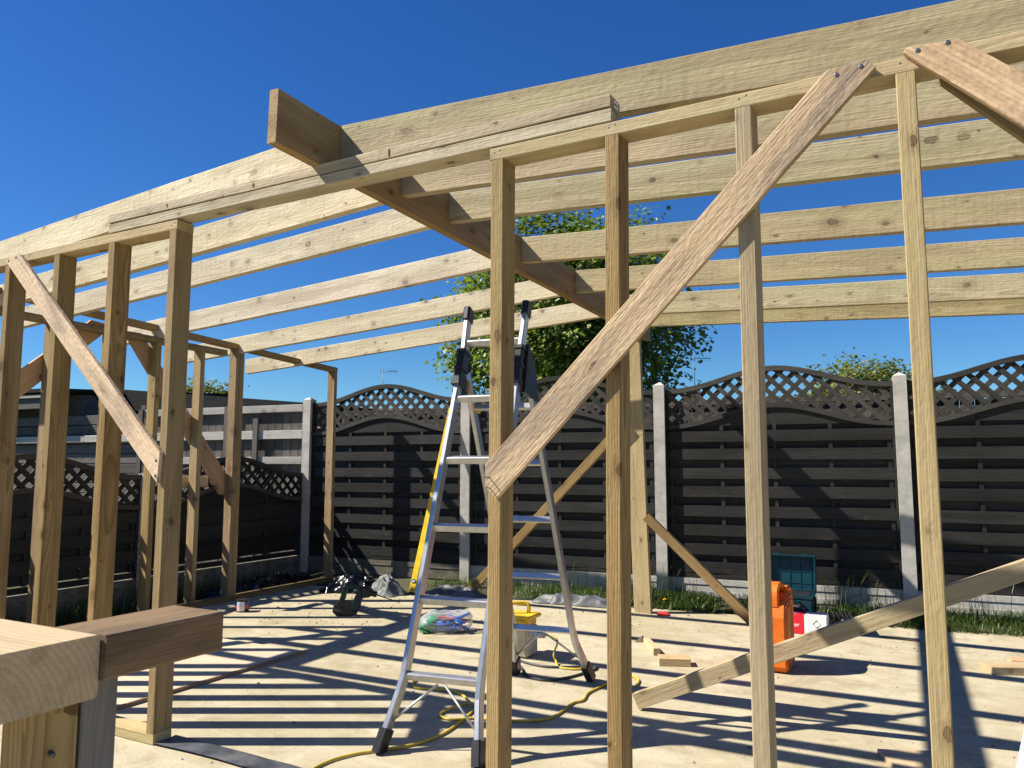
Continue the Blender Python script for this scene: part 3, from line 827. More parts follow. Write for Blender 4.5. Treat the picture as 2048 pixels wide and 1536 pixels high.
# ------------------------------------------------------------------ trees
def at(px, py, dist):
    """a point at a given depth along the view, for things far behind the fence"""
    fw = V((-math.sin(R(28.3)), math.cos(R(28.3)), 0)); rt = V((math.cos(R(28.3)), math.sin(R(28.3)), 0))
    cp, sp_ = math.cos(R(6)), math.sin(R(6))
    f3 = fw * cp + V((0, 0, sp_)); u3 = V((0, 0, cp)) - fw * sp_
    d = f3 + rt * ((px - 1024) / 1540) - u3 * ((py - 768) / 1540)
    return V((0, 0, 1.25)) + d * dist
LEAFSHAPE = [(0, 0), (0.42, 0.12), (0.30, 0.34), (0.50, 0.62), (0.17, 0.66), (0, 1.0), (-0.17, 0.66), (-0.50, 0.62), (-0.30, 0.34), (-0.42, 0.12)]
def make_tree(name, base, crown_c, rad, clusters, per, size, mat, label, seed, trunk_r=0.16, spread=0.3, twigs=True, low=None):
    r = random.Random(seed)
    base, cc = V(base), V(crown_c)
    t = tag(link(name, None, Matrix.Translation(base)), label, 'tree')
    # clumps on an uneven shell and inside
    cl = []
    for i in range(clusters):
        while True:
            d = V((r.gauss(0, 1), r.gauss(0, 1), r.gauss(0, 1)))
            if d.length > 0.1: break
        d.normalize()
        k = (r.random() ** 0.40) * min(1.03, 0.86 + 0.34 * noise.noise(d * 1.9 + V((seed, 0, 0))) + 0.14 * noise.noise(d * 5.0))
        p = cc + V((d.x * rad[0], d.y * rad[1], d.z * rad[2])) * k
        cl.append(p)
    vs, fs = [], []
    h = cc.z - base.z
    for c in cl:
        # leaves hang from a short twig that points out
        out = (c - cc); out.normalize()
        for i in range(per):
            p = c + V((r.gauss(0, spread), r.gauss(0, spread), r.gauss(0, spread * 0.75)))
            nrm = (V((r.gauss(0, 0.6), r.gauss(0, 0.6), 0.75)) + out * 0.5).normalized()
            ax = nrm.cross(V((r.gauss(0, 1), r.gauss(0, 1), r.gauss(0, 0.3) - 0.4))).normalized()
            ay = nrm.cross(ax)
            s = size * r.uniform(0.6, 1.2)
            b = len(vs)
            fold = r.uniform(-0.1, 0.3)
            for (x, y) in LEAFSHAPE:
                vs.append(p + ax * (x * s) + ay * (y * s) + nrm * (abs(x) * fold * s - y * y * 0.25 * s))
            fs.append((b, b + 1, b + 2, b + 3, b + 4, b + 5)); fs.append((b, b + 5, b + 6, b + 7, b + 8, b + 9))
    mesh('crown', [v - base for v in vs], fs, mat, Matrix.Translation(base), t)
    # trunk, limbs and twigs in one mesh
    tv, tf = [], []
    def addt(path, rr, n=6):
        v, f = tubemesh(path, rr, n)
        o = len(tv)
        tv.extend(v); tf.extend([tuple(i + o for i in q) for q in f])
    fork = base.lerp(cc, 0.62)
    top = cc + V((0, 0, rad[2] * 0.6))
    tp = [base - V((0, 0, 0.2)), base.lerp(fork, 0.5) + V((r.uniform(-0.1, 0.1), 0.05, 0)), fork, cc, top]
    addt(spline(tp, 4), [trunk_r * (1 - 0.88 * i / 16) for i in range(17)], 8)
    limbs = []
    for i in range(16):
        q = cl[r.randrange(len(cl))]
        s0 = fork.lerp(top, r.uniform(0, 0.75))
        m = s0.lerp(q, 0.5) + V((0, 0, r.uniform(0.05, 0.35)))
        pth = spline([s0, m, q], 5)
        addt(pth, [trunk_r * 0.42 * (1 - 0.85 * j / 10) for j in range(11)], 5)
        limbs += pth[2:]
    if twigs:
        for c in cl:
            q = min(r.sample(limbs, min(len(limbs), 40)), key=lambda x: (x - c).length)
            mid = q.lerp(c, 0.55) + V((0, 0, 0.05))
            addt([q, mid, c], [trunk_r * 0.08, trunk_r * 0.05, trunk_r * 0.022], 4)
    mesh('trunk', [v - base for v in tv], tf, M_BARK, Matrix.Translation(base), t, smooth=True)
    return t
c = at(1118, 650, 14.5)
make_tree('maple_tree', (c.x, c.y, -0.05), c, (2.8, 2.6, 2.3), 760, 56, 0.092, M_LEAF, 'large leafy maple standing behind the back fence beside the ladder', 3, 0.17, 0.20)
c = at(1195, 800, 15.0)
c = at(1730, 806, 22)
make_tree('garden_tree', (c.x, c.y, -0.05), c, (2.1, 1.6, 1.35), 330, 40, 0.11, M_LEAF2, 'low pale green tree showing just above the right fence panels', 5, 0.12, 0.2)
c = at(1640, 800, 23)
c = at(405, 812, 24)
make_tree('garden_tree', (c.x, c.y, -0.05), c, (1.25, 1.0, 1.0), 140, 34, 0.11, M_LEAF2, 'small pale green tree above the black shed roof', 8, 0.1, 0.18)
# bare tree at the left
c = at(165, 800, 26)
r = random.Random(4)
tv, tf = [], []
def grow(p, d, L, rad, depth):
    q = p + d * L
    v, f = tubemesh([p, p.lerp(q, 0.5) + V((r.uniform(-.03, .03), r.uniform(-.03, .03), 0)) * L, q], [rad, rad * 0.8, rad * 0.6], 4)
    o = len(tv); tv.extend(v); tf.extend([tuple(i + o for i in x) for x in f])
    if depth == 0: return
    for i in range(3 if depth > 1 else 4):
        nd = (d + V((r.gauss(0, 0.45), r.gauss(0, 0.45), r.gauss(0.1, 0.3)))).normalized()
        grow(p.lerp(q, r.uniform(0.55, 1.0)), nd, L * r.uniform(0.6, 0.8), rad * 0.55, depth - 1)
grow(V((0, 0, -0.1)), V((0, 0, 1)), 1.5, 0.09, 6)
tr = tag(link('bare_tree', None, Matrix.Translation((c.x, c.y, -0.05))), 'bare twiggy tree far off above the shed roof at left', 'tree')
mesh('trunk', tv, tf, M_BARK, Matrix.Translation((c.x, c.y, -0.05)), tr)
# bungalow far behind, low behind the fence; its chimney and aerial show beside the maple
c = at(1385, 800, 30)
hb = thing('bungalow', (c.x, c.y, 0), 'brick chimney and low tiled roof of a bungalow behind the maple', 'house')
Mh = Matrix.Translation((c.x, c.y, 0)) @ Matrix.Rotation(R(20), 4, 'Z')
bm = bmesh.new()
pr_ = [(-5, -3.4), (5, -3.4), (5, 3.4), (-5, 3.4)]
mesh('wall', [(x, y, z) for z in (-0.1, 2.3) for x, y in pr_], [(0, 1, 5, 4), (1, 2, 6, 5), (2, 3, 7, 6), (3, 0, 4, 7)], M_RENDER, Mh.copy(), hb)
mesh('roof', [(-5.3, -3.7, 2.2), (5.3, -3.7, 2.2), (5.3, 3.7, 2.2), (-5.3, 3.7, 2.2), (-5.3, 0, 3.7), (5.3, 0, 3.7)], [(0, 1, 5, 4), (2, 3, 4, 5), (1, 2, 5), (3, 0, 4), (3, 2, 1, 0)], M_TILE, Mh.copy(), hb)
chm = block('chimney', Mh @ V((0, 0, 3.72)), (0.55, 0.55, 1.1), M_BRICK, hb, rz=R(20), bev=0.02)
def aerial(base, h, label, yaw, par=None):
    t = thing('tv_aerial', tuple(base), label, 'aerial', 'rooftop aerials')
    b = V(base)
    tube('mast', [b, b + V((0, 0, h))], 0.014, M_STEEL, t, 6)
    d = V((math.cos(yaw), math.sin(yaw), 0)); e = V((-d.y, d.x, 0))
    q = b + V((0, 0, h - 0.08))
    tube('boom', [q - d * 0.15, q + d * 0.65], 0.014, M_STEEL, t, 5)
    for i in range(6):
        p = q + d * (-0.1 + i * 0.14)
        tube('element', [p - e * 0.2 + V((0, 0, 0.1)), p + e * 0.2 - V((0, 0, 0.1))], 0.006, M_STEEL, t, 4)
    return b
pc = Mh @ V((0.1, 0, 4.2))
aerial((pc.x, pc.y, 4.2), 1.28, 'thin TV aerial on the chimney right of the maple', R(28))
# a second house behind the corner carries the other aerial
c = at(765, 800, 34)
h2 = thing('bungalow', (c.x, c.y, 0), 'far bungalow hidden behind the back fence under the left aerial', 'house')
Mh = Matrix.Translation((c.x, c.y, 0)) @ Matrix.Rotation(R(30), 4, 'Z')
mesh('wall', [(x, y, z) for z in (-0.1, 2.3) for x, y in pr_], [(0, 1, 5, 4), (1, 2, 6, 5), (2, 3, 7, 6), (3, 0, 4, 7)], M_RENDER, Mh.copy(), h2)
mesh('roof', [(-5.3, -3.7, 2.2), (5.3, -3.7, 2.2), (5.3, 3.7, 2.2), (-5.3, 3.7, 2.2), (-5.3, 0, 3.75), (5.3, 0, 3.75)], [(0, 1, 5, 4), (2, 3, 4, 5), (1, 2, 5), (3, 0, 4), (3, 2, 1, 0)], M_TILE, Mh.copy(), h2)
aerial((c.x, c.y, 3.7), 1.75, 'thin TV aerial on a mast above the left end of the back fence', R(20))

# ------------------------------------------------------------------ grass and weeds along the fence
gv, gf = [], []
r = random.Random(11)
def blade(p, h, lean, w):
    a = r.uniform(0, 2 * math.pi)
    d = V((math.cos(a), math.sin(a), 0)); e = V((-d.y, d.x, 0)) * w
    b = len(gv)
    q1 = p + d * (lean * 0.35) + V((0, 0, h * 0.6)); q2 = p + d * lean + V((0, 0, h * r.uniform(0.75, 1.0)))
    gv.extend([p - e, p + e, q1 + e * 0.8, q1 - e * 0.8, q2])
    gf.append((b, b + 1, b + 2, b + 3)); gf.append((b + 3, b + 2, b + 4))
def bankz(d): return max(-0.02, min(0.04, 0.04 + (d + 0.05) * 0.11))
for i in range(22000):
    sx = r.uniform(-4.4, 2.6)
    dens = 0.25 if sx < -3.3 else (0.55 if sx < -2.4 else (1.0 if sx < -1.1 else (0.5 if sx < -0.25 else 1.25)))
    if r.random() > dens * 0.85 * (0.45 + 1.3 * (noise.noise(V((sx * 3.1, 3.1, 0))) + 0.2)): continue
    d = r.uniform(-0.48, -0.05) if sx < -0.1 else r.uniform(-0.54, -0.04)
    hh = r.uniform(0.04, 0.14) * (1.0 + 0.7 * max(0, noise.noise(V((sx * 3, 9, 0)))))
    blade(fen(sx, d, bankz(d) - 0.01), hh, r.uniform(0.02, 0.14), r.uniform(0.002, 0.0042))
for i in range(150):
    sx = r.choice((-2.05, -1.95, -0.6, -0.3, 0.5, -2.9)) + r.gauss(0, 0.12)
    blade(fen(sx, r.uniform(-0.35, -0.06), 0.02), r.uniform(0.25, 0.45), r.uniform(0.05, 0.25), 0.0022)
for i in range(1600):                                   # shaded weeds at the foot of the side fence
    y = r.uniform(2.6, 6.2)
    blade(V((SX + r.uniform(0.05, 0.26), y, -0.06)), r.uniform(0.05, 0.28), r.uniform(0.02, 0.12), r.uniform(0.002, 0.005))
for i in range(260):                                    # broad weed leaves
    sx = r.uniform(-2.35, 0.2)
    blade(fen(sx, r.uniform(-0.52, -0.3), 0.0), r.uniform(0.03, 0.09), r.uniform(0.05, 0.12), r.uniform(0.009, 0.016))
gr = mesh('grass_strip', gv, gf, M_GRASS)
gr['kind'] = 'stuff'
tag(gr, 'rough green grass and weeds growing along the foot of the fences', 'grass')
def dandelion(p, label):
    p = V(p)
    t = thing('dandelion', tuple(p), label, 'flower', 'yellow dandelions at the fence')
    tube('stalk', [p, p + V((0.004, 0.003, 0.08))], 0.0022, M_GRASS, t, 5)
    bm = bmesh.new()
    for ring, (n, rr, hh) in enumerate(((14, 0.022, 0.004), (12, 0.016, 0.009), (8, 0.009, 0.013))):
        for i in range(n):
            a = 2 * math.pi * (i + ring * 0.4) / n
            d = V((math.cos(a), math.sin(a), 0)); e = V((-d.y, d.x, 0)) * 0.0035
            q = [bm.verts.new(v) for v in (e * 0.4, d * rr * 0.7 + e + V((0, 0, hh)), d * rr + V((0, 0, hh * 1.2)), d * rr * 0.7 - e + V((0, 0, hh)))]
            bm.faces.new(q)
    bmobj('flower_head', bm, M_FLOWER, Matrix.Translation(p + V((0.004, 0.003, 0.08))), t)
dandelion(fen(-1.95, -0.47, 0.0), 'yellow dandelion by the concrete post right of the beam prop')
dandelion(fen(-0.13, -0.50, 0.0), 'yellow dandelion at the slab edge under the right end of the slanted timber')

# ------------------------------------------------------------------ stepladder
ld = thing('stepladder', (-1.98, 3.5, 0), 'aluminium combination stepladder standing open in the doorway', 'ladder')
def rect_tube(name, pts, w, d, front, mat, parent, ch=0.004):
    """rectangular section swept along a polyline; 'front' is the outward normal of the wide-set face"""
    P = [V(p) for p in pts]
    f = V(front).normalized()
    vs, fs = [], []
    for i, p in enumerate(P):
        t = (P[min(i + 1, len(P) - 1)] - P[max(i - 1, 0)]).normalized()
        a = t.cross(f).normalized(); b = a.cross(t).normalized()
        A, B = w / 2, d / 2
        for (x, y) in ((-A + ch, -B), (A - ch, -B), (A, -B + ch), (A, B - ch), (A - ch, B), (-A + ch, B), (-A, B - ch), (-A, -B + ch)):
            vs.append(p + a * x + b * y)
    n = len(P)
    for i in range(n - 1):
        for j in range(8):
            k = (j + 1) % 8
            fs.append((i * 8 + j, i * 8 + k, (i + 1) * 8 + k, (i + 1) * 8 + j))
    fs.append(tuple(reversed(range(8)))); fs.append(tuple(range((n - 1) * 8, n * 8)))
    c = P[0].copy()
    return mesh(name, [v - c for v in vs], fs, mat, Matrix.Translation(c), parent)
FRT = V((0.14, -1, 0.36))
fl = [(-2.166, 2.83, 0.05), (-2.142, 2.915, 0.235), (-2.134, 2.945, 0.31), (-2.150, 3.25, 1.20), (-2.163, 3.475, 1.84), (-2.190, 3.56, 2.06)]
fr_ = [(-1.712, 2.885, 0.05), (-1.762, 2.975, 0.235), (-1.769, 3.00, 0.31), (-1.805, 3.31, 1.20), (-1.845, 3.52, 1.84), (-1.857, 3.61, 2.07)]
RBK = V((-0.14, 1, 0.45))
rl = [(-2.240, 4.21, 0.05), (-2.205, 4.12, 0.22), (-2.196, 4.09, 0.31), (-2.185, 3.80, 1.02), (-2.165, 3.505, 1.74)]
rr = [(-1.803, 4.288, 0.05), (-1.838, 4.195, 0.22), (-1.845, 4.155, 0.31), (-1.836, 3.87, 1.02), (-1.826, 3.56, 1.74)]
for pth, nrm in ((fl, FRT), (fr_, FRT), (rl, RBK), (rr, RBK)):
    st = rect_tube('rail', pth, 0.026, 0.056, nrm, M_ALU, ld)
    a = V(pth[0]); d = (V(pth[1]) - a).normalized()
    rect_tube('foot', [a - d * 0.052, a + d * 0.05], 0.042, 0.074, nrm, M_BLKPL, st, 0.006)
def lerp_path(p, z):
    for a, b in zip(p[:-1], p[1:]):
        if a[2] <= z <= b[2]:
            return V(a).lerp(V(b), (z - a[2]) / (b[2] - a[2]))
    return V(p[-1])
for z in (0.305, 0.622, 0.949, 1.275, 1.592, 1.90):
    rect_tube('rung', [lerp_path(fl, z), lerp_path(fr_, z)], 0.030, 0.036, (0, -0.35, 1), M_ALU, ld)
for z in (0.305, 0.622, 0.949, 1.263, 1.56):
    rect_tube('rung', [lerp_path(rl, z), lerp_path(rr, z)], 0.028, 0.034, (0, 0.35, 1), M_ALU, ld)
for p in (fl, fr_):
    a, b = lerp_path(p, 0.275), lerp_path(p, 0.09)
    m = (lerp_path(fl, 0.29) + lerp_path(fr_, 0.29)) / 2 + V((-0.02 if p is fl else 0.02, 0, -0.012))
    tube('strut', [lerp_path(p, 0.115), m], 0.006, M_ALU, ld, 6)
for p in (rl, rr):
    m = (lerp_path(rl, 0.29) + lerp_path(rr, 0.29)) / 2 + V((-0.02 if p is rl else 0.02, 0, -0.012))
    tube('strut', [lerp_path(p, 0.115), m], 0.006, M_ALU, ld, 6)
for p, q, s in ((fl, rl, -1), (fr_, rr, 1)):
    a, b = lerp_path(p, 1.66), lerp_path(p, 1.86)
    d = (b - a).normalized()
    h = rect_tube('hinge', [a, b], 0.042, 0.076, FRT, M_BLKPL, ld, 0.006)
    for t in (0.0, 0.45, 0.95):
        rect_tube('hinge_collar', [a + d * (0.2 * t), a + d * (0.2 * t + 0.014)], 0.054, 0.088, FRT, M_BLKPL, h, 0.006)
    c1 = lerp_path(p, 1.88); c2 = lerp_path(p, 1.62); e = V(q[-1]) + V((0, 0.02, 0.02)); e2 = lerp_path(q, 1.60)
    prism('hinge_plate', [c1 + V((0.012 * s, 0.02, 0)), e + V((0.0, 0.02, 0.04)), e2 + V((0.0, 0.045, -0.02)), c2 + V((0.012 * s, 0.03, 0))], (s, 0.15 * s, 0), 0.02, M_BLKPL, ld)
    top = V(p[-1]); d2 = (V(p[-1]) - V(p[-2])).normalized()
    rect_tube('end_cap', [top - d2 * 0.03, top + d2 * 0.045], 0.040, 0.076, FRT, M_BLKPL, ld, 0.01)
    tube('release_knob', [e2 + V((0, 0.03, -0.05)), e2 + V((0.02, 0.06, -0.06))], 0.012, M_YEL, ld, 8)
mesh('warning_sticker', [(0, 0, 0), (0.012, 0.001, 0), (0.018, 0.05, -0.16), (0.006, 0.05, -0.16)], [(0, 1, 2, 3)], plain('orange_sticker', (0.72, 0.36, 0.12), 0.5), Matrix.Translation(lerp_path(rl, 1.70) + V((0.016, -0.032, 0))), ld)

# ------------------------------------------------------------------ spirit level leaning on the fence
b0, b1 = V((-4.494, 6.285, 0.006)), V((-4.445, 6.905, 1.853))
lv = thing('spirit_level', tuple(b0), 'long yellow spirit level leaning against the fence behind the ladder', 'spirit level')
dv = (b1 - b0).normalized()
fnv = V((0.20, -0.95, 0.2)); fnv = (fnv - dv * fnv.dot(dv)).normalized()
side = dv.cross(fnv).normalized()
rect_tube('level_body', [b0, b1], 0.060, 0.024, fnv, M_LEVEL, lv, 0.002)
rect_tube('end_cap', [b0 - dv * 0.005, b0 + dv * 0.012], 0.062, 0.026, fnv, M_BLKPL, lv, 0.003)
for t in (0.06, 0.5, 0.95):
    c = b0.lerp(b1, t) + fnv * 0.0125
    o = tube('vial_ring', [c - fnv * 0.004, c + fnv * 0.004], 0.022, M_BLKPL, lv, 16, smooth=False)
    tube('vial', [c, c + fnv * 0.006], 0.014, M_GREYPL, o, 12, smooth=False)
c = b0.lerp(b1, 0.02) + fnv * 0.0125
tube('hang_slot', [c - side * 0.012, c + side * 0.012], 0.006, M_BLKPL, lv, 8)
c = b0.lerp(b1, 0.985) + fnv * 0.0125
tube('hang_slot', [c - side * 0.012, c + side * 0.012], 0.006, M_BLKPL, lv, 8)

# ------------------------------------------------------------------ trestle in the foreground
tt = thing('timber_trestle', (-1.6, 0.95, 0), 'rough timber trestle close in the lower left corner', 'trestle')
timber('top_board', (-3.1, 0.842, 0.860), (-1.446, 0.842, 0.860), 0.285, 0.120, M_TOP, tt, ch=0.006)
timber('cross_timber', (-1.517, 0.9875, 0.875), (-1.517, 1.272, 0.875), 0.172, 0.086, M_DARK, tt, ch=0.005)
timber('leg', (-1.51, 0.916, 0.001), (-1.51, 0.916, 0.799), 0.104, 0.070, M_STUD, tt, up=(1, 0, 0))
timber('leg', (-1.51, 1.012, 0.001), (-1.51, 1.012, 0.831), 0.075, 0.070, M_GREYLEG, tt, up=(1, 0, 0))
timber('leg', (-2.95, 0.916, 0.001), (-2.95, 0.916, 0.799), 0.104, 0.070, M_STUD, tt, up=(1, 0, 0))
tube('screw', [(-1.478, 0.917, 0.715), (-1.462, 0.914, 0.712)], 0.005, M_STEEL, tt, 8)

# ------------------------------------------------------------------ sheet, strips and offcuts on the slab
ps = thing('plywood_sheet', (-4.35, 3.3, 0), 'thin plywood sheet lying on the slab behind the left studs', 'plywood')
timber('sheet_face', (-4.92, 3.324, 0.0115), (-3.738, 3.324, 0.0115), 1.372, 0.009, M_PLY, ps, ch=0.0005)
timber('sheet_edge', (-3.729, 2.638, 0.0105), (-3.729, 4.012, 0.0105), 0.016, 0.019, M_PLYEDGE, ps, ch=0.001)
timber('sheet_edge', (-4.92, 2.632, 0.0095), (-3.738, 2.632, 0.0095), 0.010, 0.016, M_PLYEDGE, ps, ch=0.001)
# damp course strip
def ribbon(name, a, b, w, mat, label, cat, amp=0.012, n=26, seed=1, group=None):
    a, b = V(a), V(b)
    d = (b - a); s = V((-d.y, d.x, 0)).normalized() * w
    vs, fs = [], []
    for i in range(n + 1):
        t = i / n
        for j in range(4):
            p = a + d * t + s * (j / 3 - 0.5) + s * 0.15 * noise.noise(V((t * 3, seed, 0)))
            vs.append(p + V((0, 0, 0.006 + amp * (0.5 + 0.5 * noise.noise(V((t * 9, j * 0.8, seed)))))))
    for i in range(n):
        for j in range(3):
            k = i * 4 + j
            fs.append((k, k + 1, k + 5, k + 4))
    return tag(mesh(name, [v - a for v in vs], fs, mat, Matrix.Translation(a), smooth=True), label, cat, group)
ribbon('damp_course_strip', (-3.115, 2.462, 0), (-1.42, 2.462, 0), 0.115, M_DPC, 'black plastic damp course strip across the doorway floor', 'plastic strip')
def crumple(name, c, sx, sy, h, rz, mat, label, seed, n=34, freq=4.0, hump=0.5, cat='plastic sheet', sharp=1.0):
    vs, fs = [], []
    for i in range(n + 1):
        for j in range(n + 1):
            u, v = i / n - 0.5, j / n - 0.5
            e = max(0.0, 1 - (abs(u) * 2) ** 4) * max(0.0, 1 - (abs(v) * 2) ** 4)
            q = V((u * sx * freq, v * sy * freq * 1.4, seed * 3.7))
            rdg = 1 - abs(noise.noise(q)) * 2.2
            rdg2 = 1 - abs(noise.noise(q * 2.7 + V((3, 1, 0)))) * 2.0
            z = 0.006 + h * e * (hump * math.exp(-((u * 2.2) ** 2 + (v * 2.2) ** 2)) + (1 - hump) * max(0, rdg) ** sharp + 0.28 * max(0, rdg2))
            wob = 0.10 * noise.noise(V((u * 4, v * 4, seed)))
            vs.append(((u + wob * (abs(u) > 0.3)) * sx, (v + 0.16 * noise.noise(V((u * 5, 7, seed)))) * sy, z))
    for i in range(n):
        for j in range(n):
            k = i * (n + 1) + j
            fs.append((k, k + n + 1, k + n + 2, k + 1))
    return tag(mesh(name, vs, fs, mat, Matrix.Translation(V(c)) @ Matrix.Rotation(rz, 4, 'Z'), smooth=True), label, cat)
crumple('plastic_sheet', (-5.12, 6.16, 0), 0.62, 0.36, 0.13, R(14), M_POLYB, 'crumpled black polythene heap at the back left corner', 1, freq=6, hump=0.3)
crumple('plastic_sheet', (-4.72, 6.20, 0), 0.42, 0.26, 0.15, R(-20), M_POLY, 'bunched up grey plastic hump in front of the back fence', 2, freq=5, hump=0.75)
crumple('plastic_sheet', (-4.02, 6.33, 0), 0.66, 0.22, 0.09, R(10), M_POLY, 'flat wrinkled grey plastic sheet behind the ladder', 3, freq=7, hump=0.35)
crumple('plastic_sheet', (-2.86, 6.52, 0), 0.80, 0.16, 0.075, R(6), M_POLY, 'narrow wrinkled plastic sheet at the slab edge before the grass', 5, freq=7, hump=0.3)
crumple('plastic_sheet', (-6.08, 5.85, -0.055), 0.42, 1.6, 0.14, 0, M_POLYB, 'dark blue-black polythene on the ground beyond the side wall', 6, freq=7, hump=0.2)
tag(block('offcut', (-1.475, 4.895, 0.024), (0.195, 0.115, 0.047), M_OFF, rz=R(22), bev=0.002, seg=1), 'short thick wooden offcut lying flat in the middle of the slab', 'offcut', 'wood offcuts')
tag(timber('offcut', (-1.80, 5.33, 0.024), (-1.64, 5.06, 0.024), 0.045, 0.045, M_OFF), 'square wooden stick behind the flat offcut', 'offcut', 'wood offcuts')
tag(prism('offcut', [(-1.90, 5.36, 0.002), (-1.85, 5.38, 0.002), (-1.85, 5.38, 0.045)], (0.3, 1, 0), 0.02, M_OFF), 'tiny wedge of wood left of the square stick', 'offcut', 'wood offcuts')
tag(timber('offcut', (0.245, 5.62, 0.024), (0.66, 5.80, 0.024), 0.14, 0.046, M_OFF), 'pale board end on the slab at the right edge', 'offcut', 'wood offcuts')
tag(timber('offcut', (0.40, 5.99, 0.011), (0.72, 6.02, 0.011), 0.09, 0.02, M_RED), 'reddish thin board behind the pale board end at right', 'offcut', 'wood offcuts')
tag(timber('offcut', (-0.19, 3.66, 0.013), (0.10, 3.78, 0.013), 0.36, 0.024, M_BRACE), 'brown board piece on the slab by the foot of the rightmost stud', 'offcut', 'wood offcuts')
tag(timber('offcut', (-0.36, 6.36, 0.007), (-0.12, 6.33, 0.007), 0.025, 0.01, M_OLDF), 'thin dark splinter of wood near the right slab edge', 'offcut', 'wood offcuts')
r = random.Random(99)
pv, pf = [], []
for i in range(620):
    k = r.random()
    if k < 0.45: x, y = r.uniform(-5.4, -3.6), r.uniform(4.6, 6.1)
    elif k < 0.7: x, y = r.uniform(-5.2, 0.8), r.uniform(5.9, 6.5)
    else: x, y = r.uniform(-4.5, 0.9), r.uniform(2.3, 6.2)
    s = r.choice((0.004, 0.005, 0.007, 0.01, 0.014)) * r.uniform(0.6, 1.2)
    bm = bmesh.new()
    b = len(pv)
    for (a, e, c2) in ((1, 0, 0), (0.1, 1, 0), (-0.9, 0.1, 0), (0, -0.8, 0), (0.1, 0.1, 0.7)):
        pv.append((x + s * (a + r.uniform(-.2, .2)), y + s * (e + r.uniform(-.2, .2)), 0.001 + s * c2))
    pf += [(b, b + 1, b + 4), (b + 1, b + 2, b + 4), (b + 2, b + 3, b + 4), (b + 3, b, b + 4)]
    bm.free()
pb = mesh('grit', pv, pf, M_PEBBLE); pb['kind'] = 'stuff'
tag(pb, 'scattered grit and crumbs of soil on the slab', 'grit')

# ------------------------------------------------------------------ cables
def cable(name, pts, rad, mat, label, parent=None):
    o = tube(name, spline(pts, 7), rad, mat, parent, 8)
    return tag(o, label, 'cable') if label else o
def gp(px, py, z=0.008):
    """slab point under a picture position, worked out once from the survey of the place"""
    d = at(px, py, 1.0) - V((0, 0, 1.25))
    return V((0, 0, 1.25)) + d * ((z - 1.25) / d.z)
cable('extension_cable', [gp(560, 1580), gp(640, 1530), gp(700, 1510), gp(760, 1500), gp(830, 1488), gp(885, 1468), gp(925, 1440), gp(948, 1420), gp(955, 1411, 0.02), gp(930, 1408, 0.012),
      gp(892, 1420, 0.012), gp(880, 1431), gp(905, 1439), gp(950, 1436), gp(1000, 1441), gp(1060, 1441), gp(1100, 1436), gp(1128, 1420), gp(1145, 1406), gp(1166, 1400), gp(1176, 1386),
      gp(1200, 1374), gp(1235, 1358), gp(1262, 1351), gp(1277, 1360), gp(1272, 1372)], 0.0065, M_CABLE, 'yellow extension cable snaking across the slab past the ladder')
cable('extension_cable', [gp(838, 1355), gp(826, 1366), gp(832, 1375), gp(870, 1378), gp(905, 1382), gp(925, 1390), gp(935, 1400, 0.02), gp(940, 1408, 0.02)], 0.0065, M_CABLE, 'short loop of yellow cable under the front rung of the ladder')
cable('black_cable', [gp(1030, 1322), gp(1042, 1335), gp(1055, 1352), gp(1090, 1360), gp(1130, 1356), gp(1165, 1347), gp(1190, 1338), gp(1186, 1332), gp(1140, 1334), gp(1090, 1333), gp(1052, 1325), gp(1038, 1320)], 0.008, M_GCABLE, 'black cable coiled round the rear foot of the ladder')

# ------------------------------------------------------------------ site transformer
tf_ = thing('site_transformer', (-2.45, 4.64, 0), 'yellow and cream portable transformer box behind the ladder', 'transformer')
block('casing', (-2.452, 4.648, 0.105), (0.205, 0.165, 0.20), M_CREAM, tf_, bev=0.012)
block('upper_casing', (-2.452, 4.648, 0.222), (0.195, 0.155, 0.05), M_YEL, tf_, bev=0.010)
block('lid', (-2.450, 4.648, 0.258), (0.245, 0.195, 0.026), M_YEL, tf_, bev=0.008)
tube('handle', spline([(-2.53, 4.60, 0.268), (-2.528, 4.60, 0.32), (-2.50, 4.61, 0.335), (-2.42, 4.67, 0.335), (-2.395, 4.68, 0.32), (-2.393, 4.68, 0.268)], 4), 0.013, M_YEL, tf_, 8)
sk = tube('socket', [(-2.352, 4.625, 0.165), (-2.325, 4.625, 0.160)], 0.032, M_GREYPL, tf_, 14, smooth=False)
tube('plug', [(-2.326, 4.625, 0.160), (-2.30, 4.627, 0.155), (-2.25, 4.630, 0.148)], [0.026, 0.026, 0.018], M_GREYPL, sk, 12)
o = mesh('rating_label', [(0, -0.045, -0.03), (0, 0.045, -0.03), (0, 0.045, 0.03), (0, -0.045, 0.03)], [(0, 1, 2, 3)], M_GREY_PR, Matrix.Translation((-2.3488, 4.665, 0.075)), tf_)
cable('lead', [(-2.255, 4.630, 0.149), (-2.20, 4.64, 0.145), (-2.155, 4.62, 0.12), (-2.15, 4.55, 0.06), gp(1112, 1322, 0.02), gp(1118, 1334), gp(1150, 1338), gp(1180, 1335)], 0.0065, M_CABLE, None, tf_)

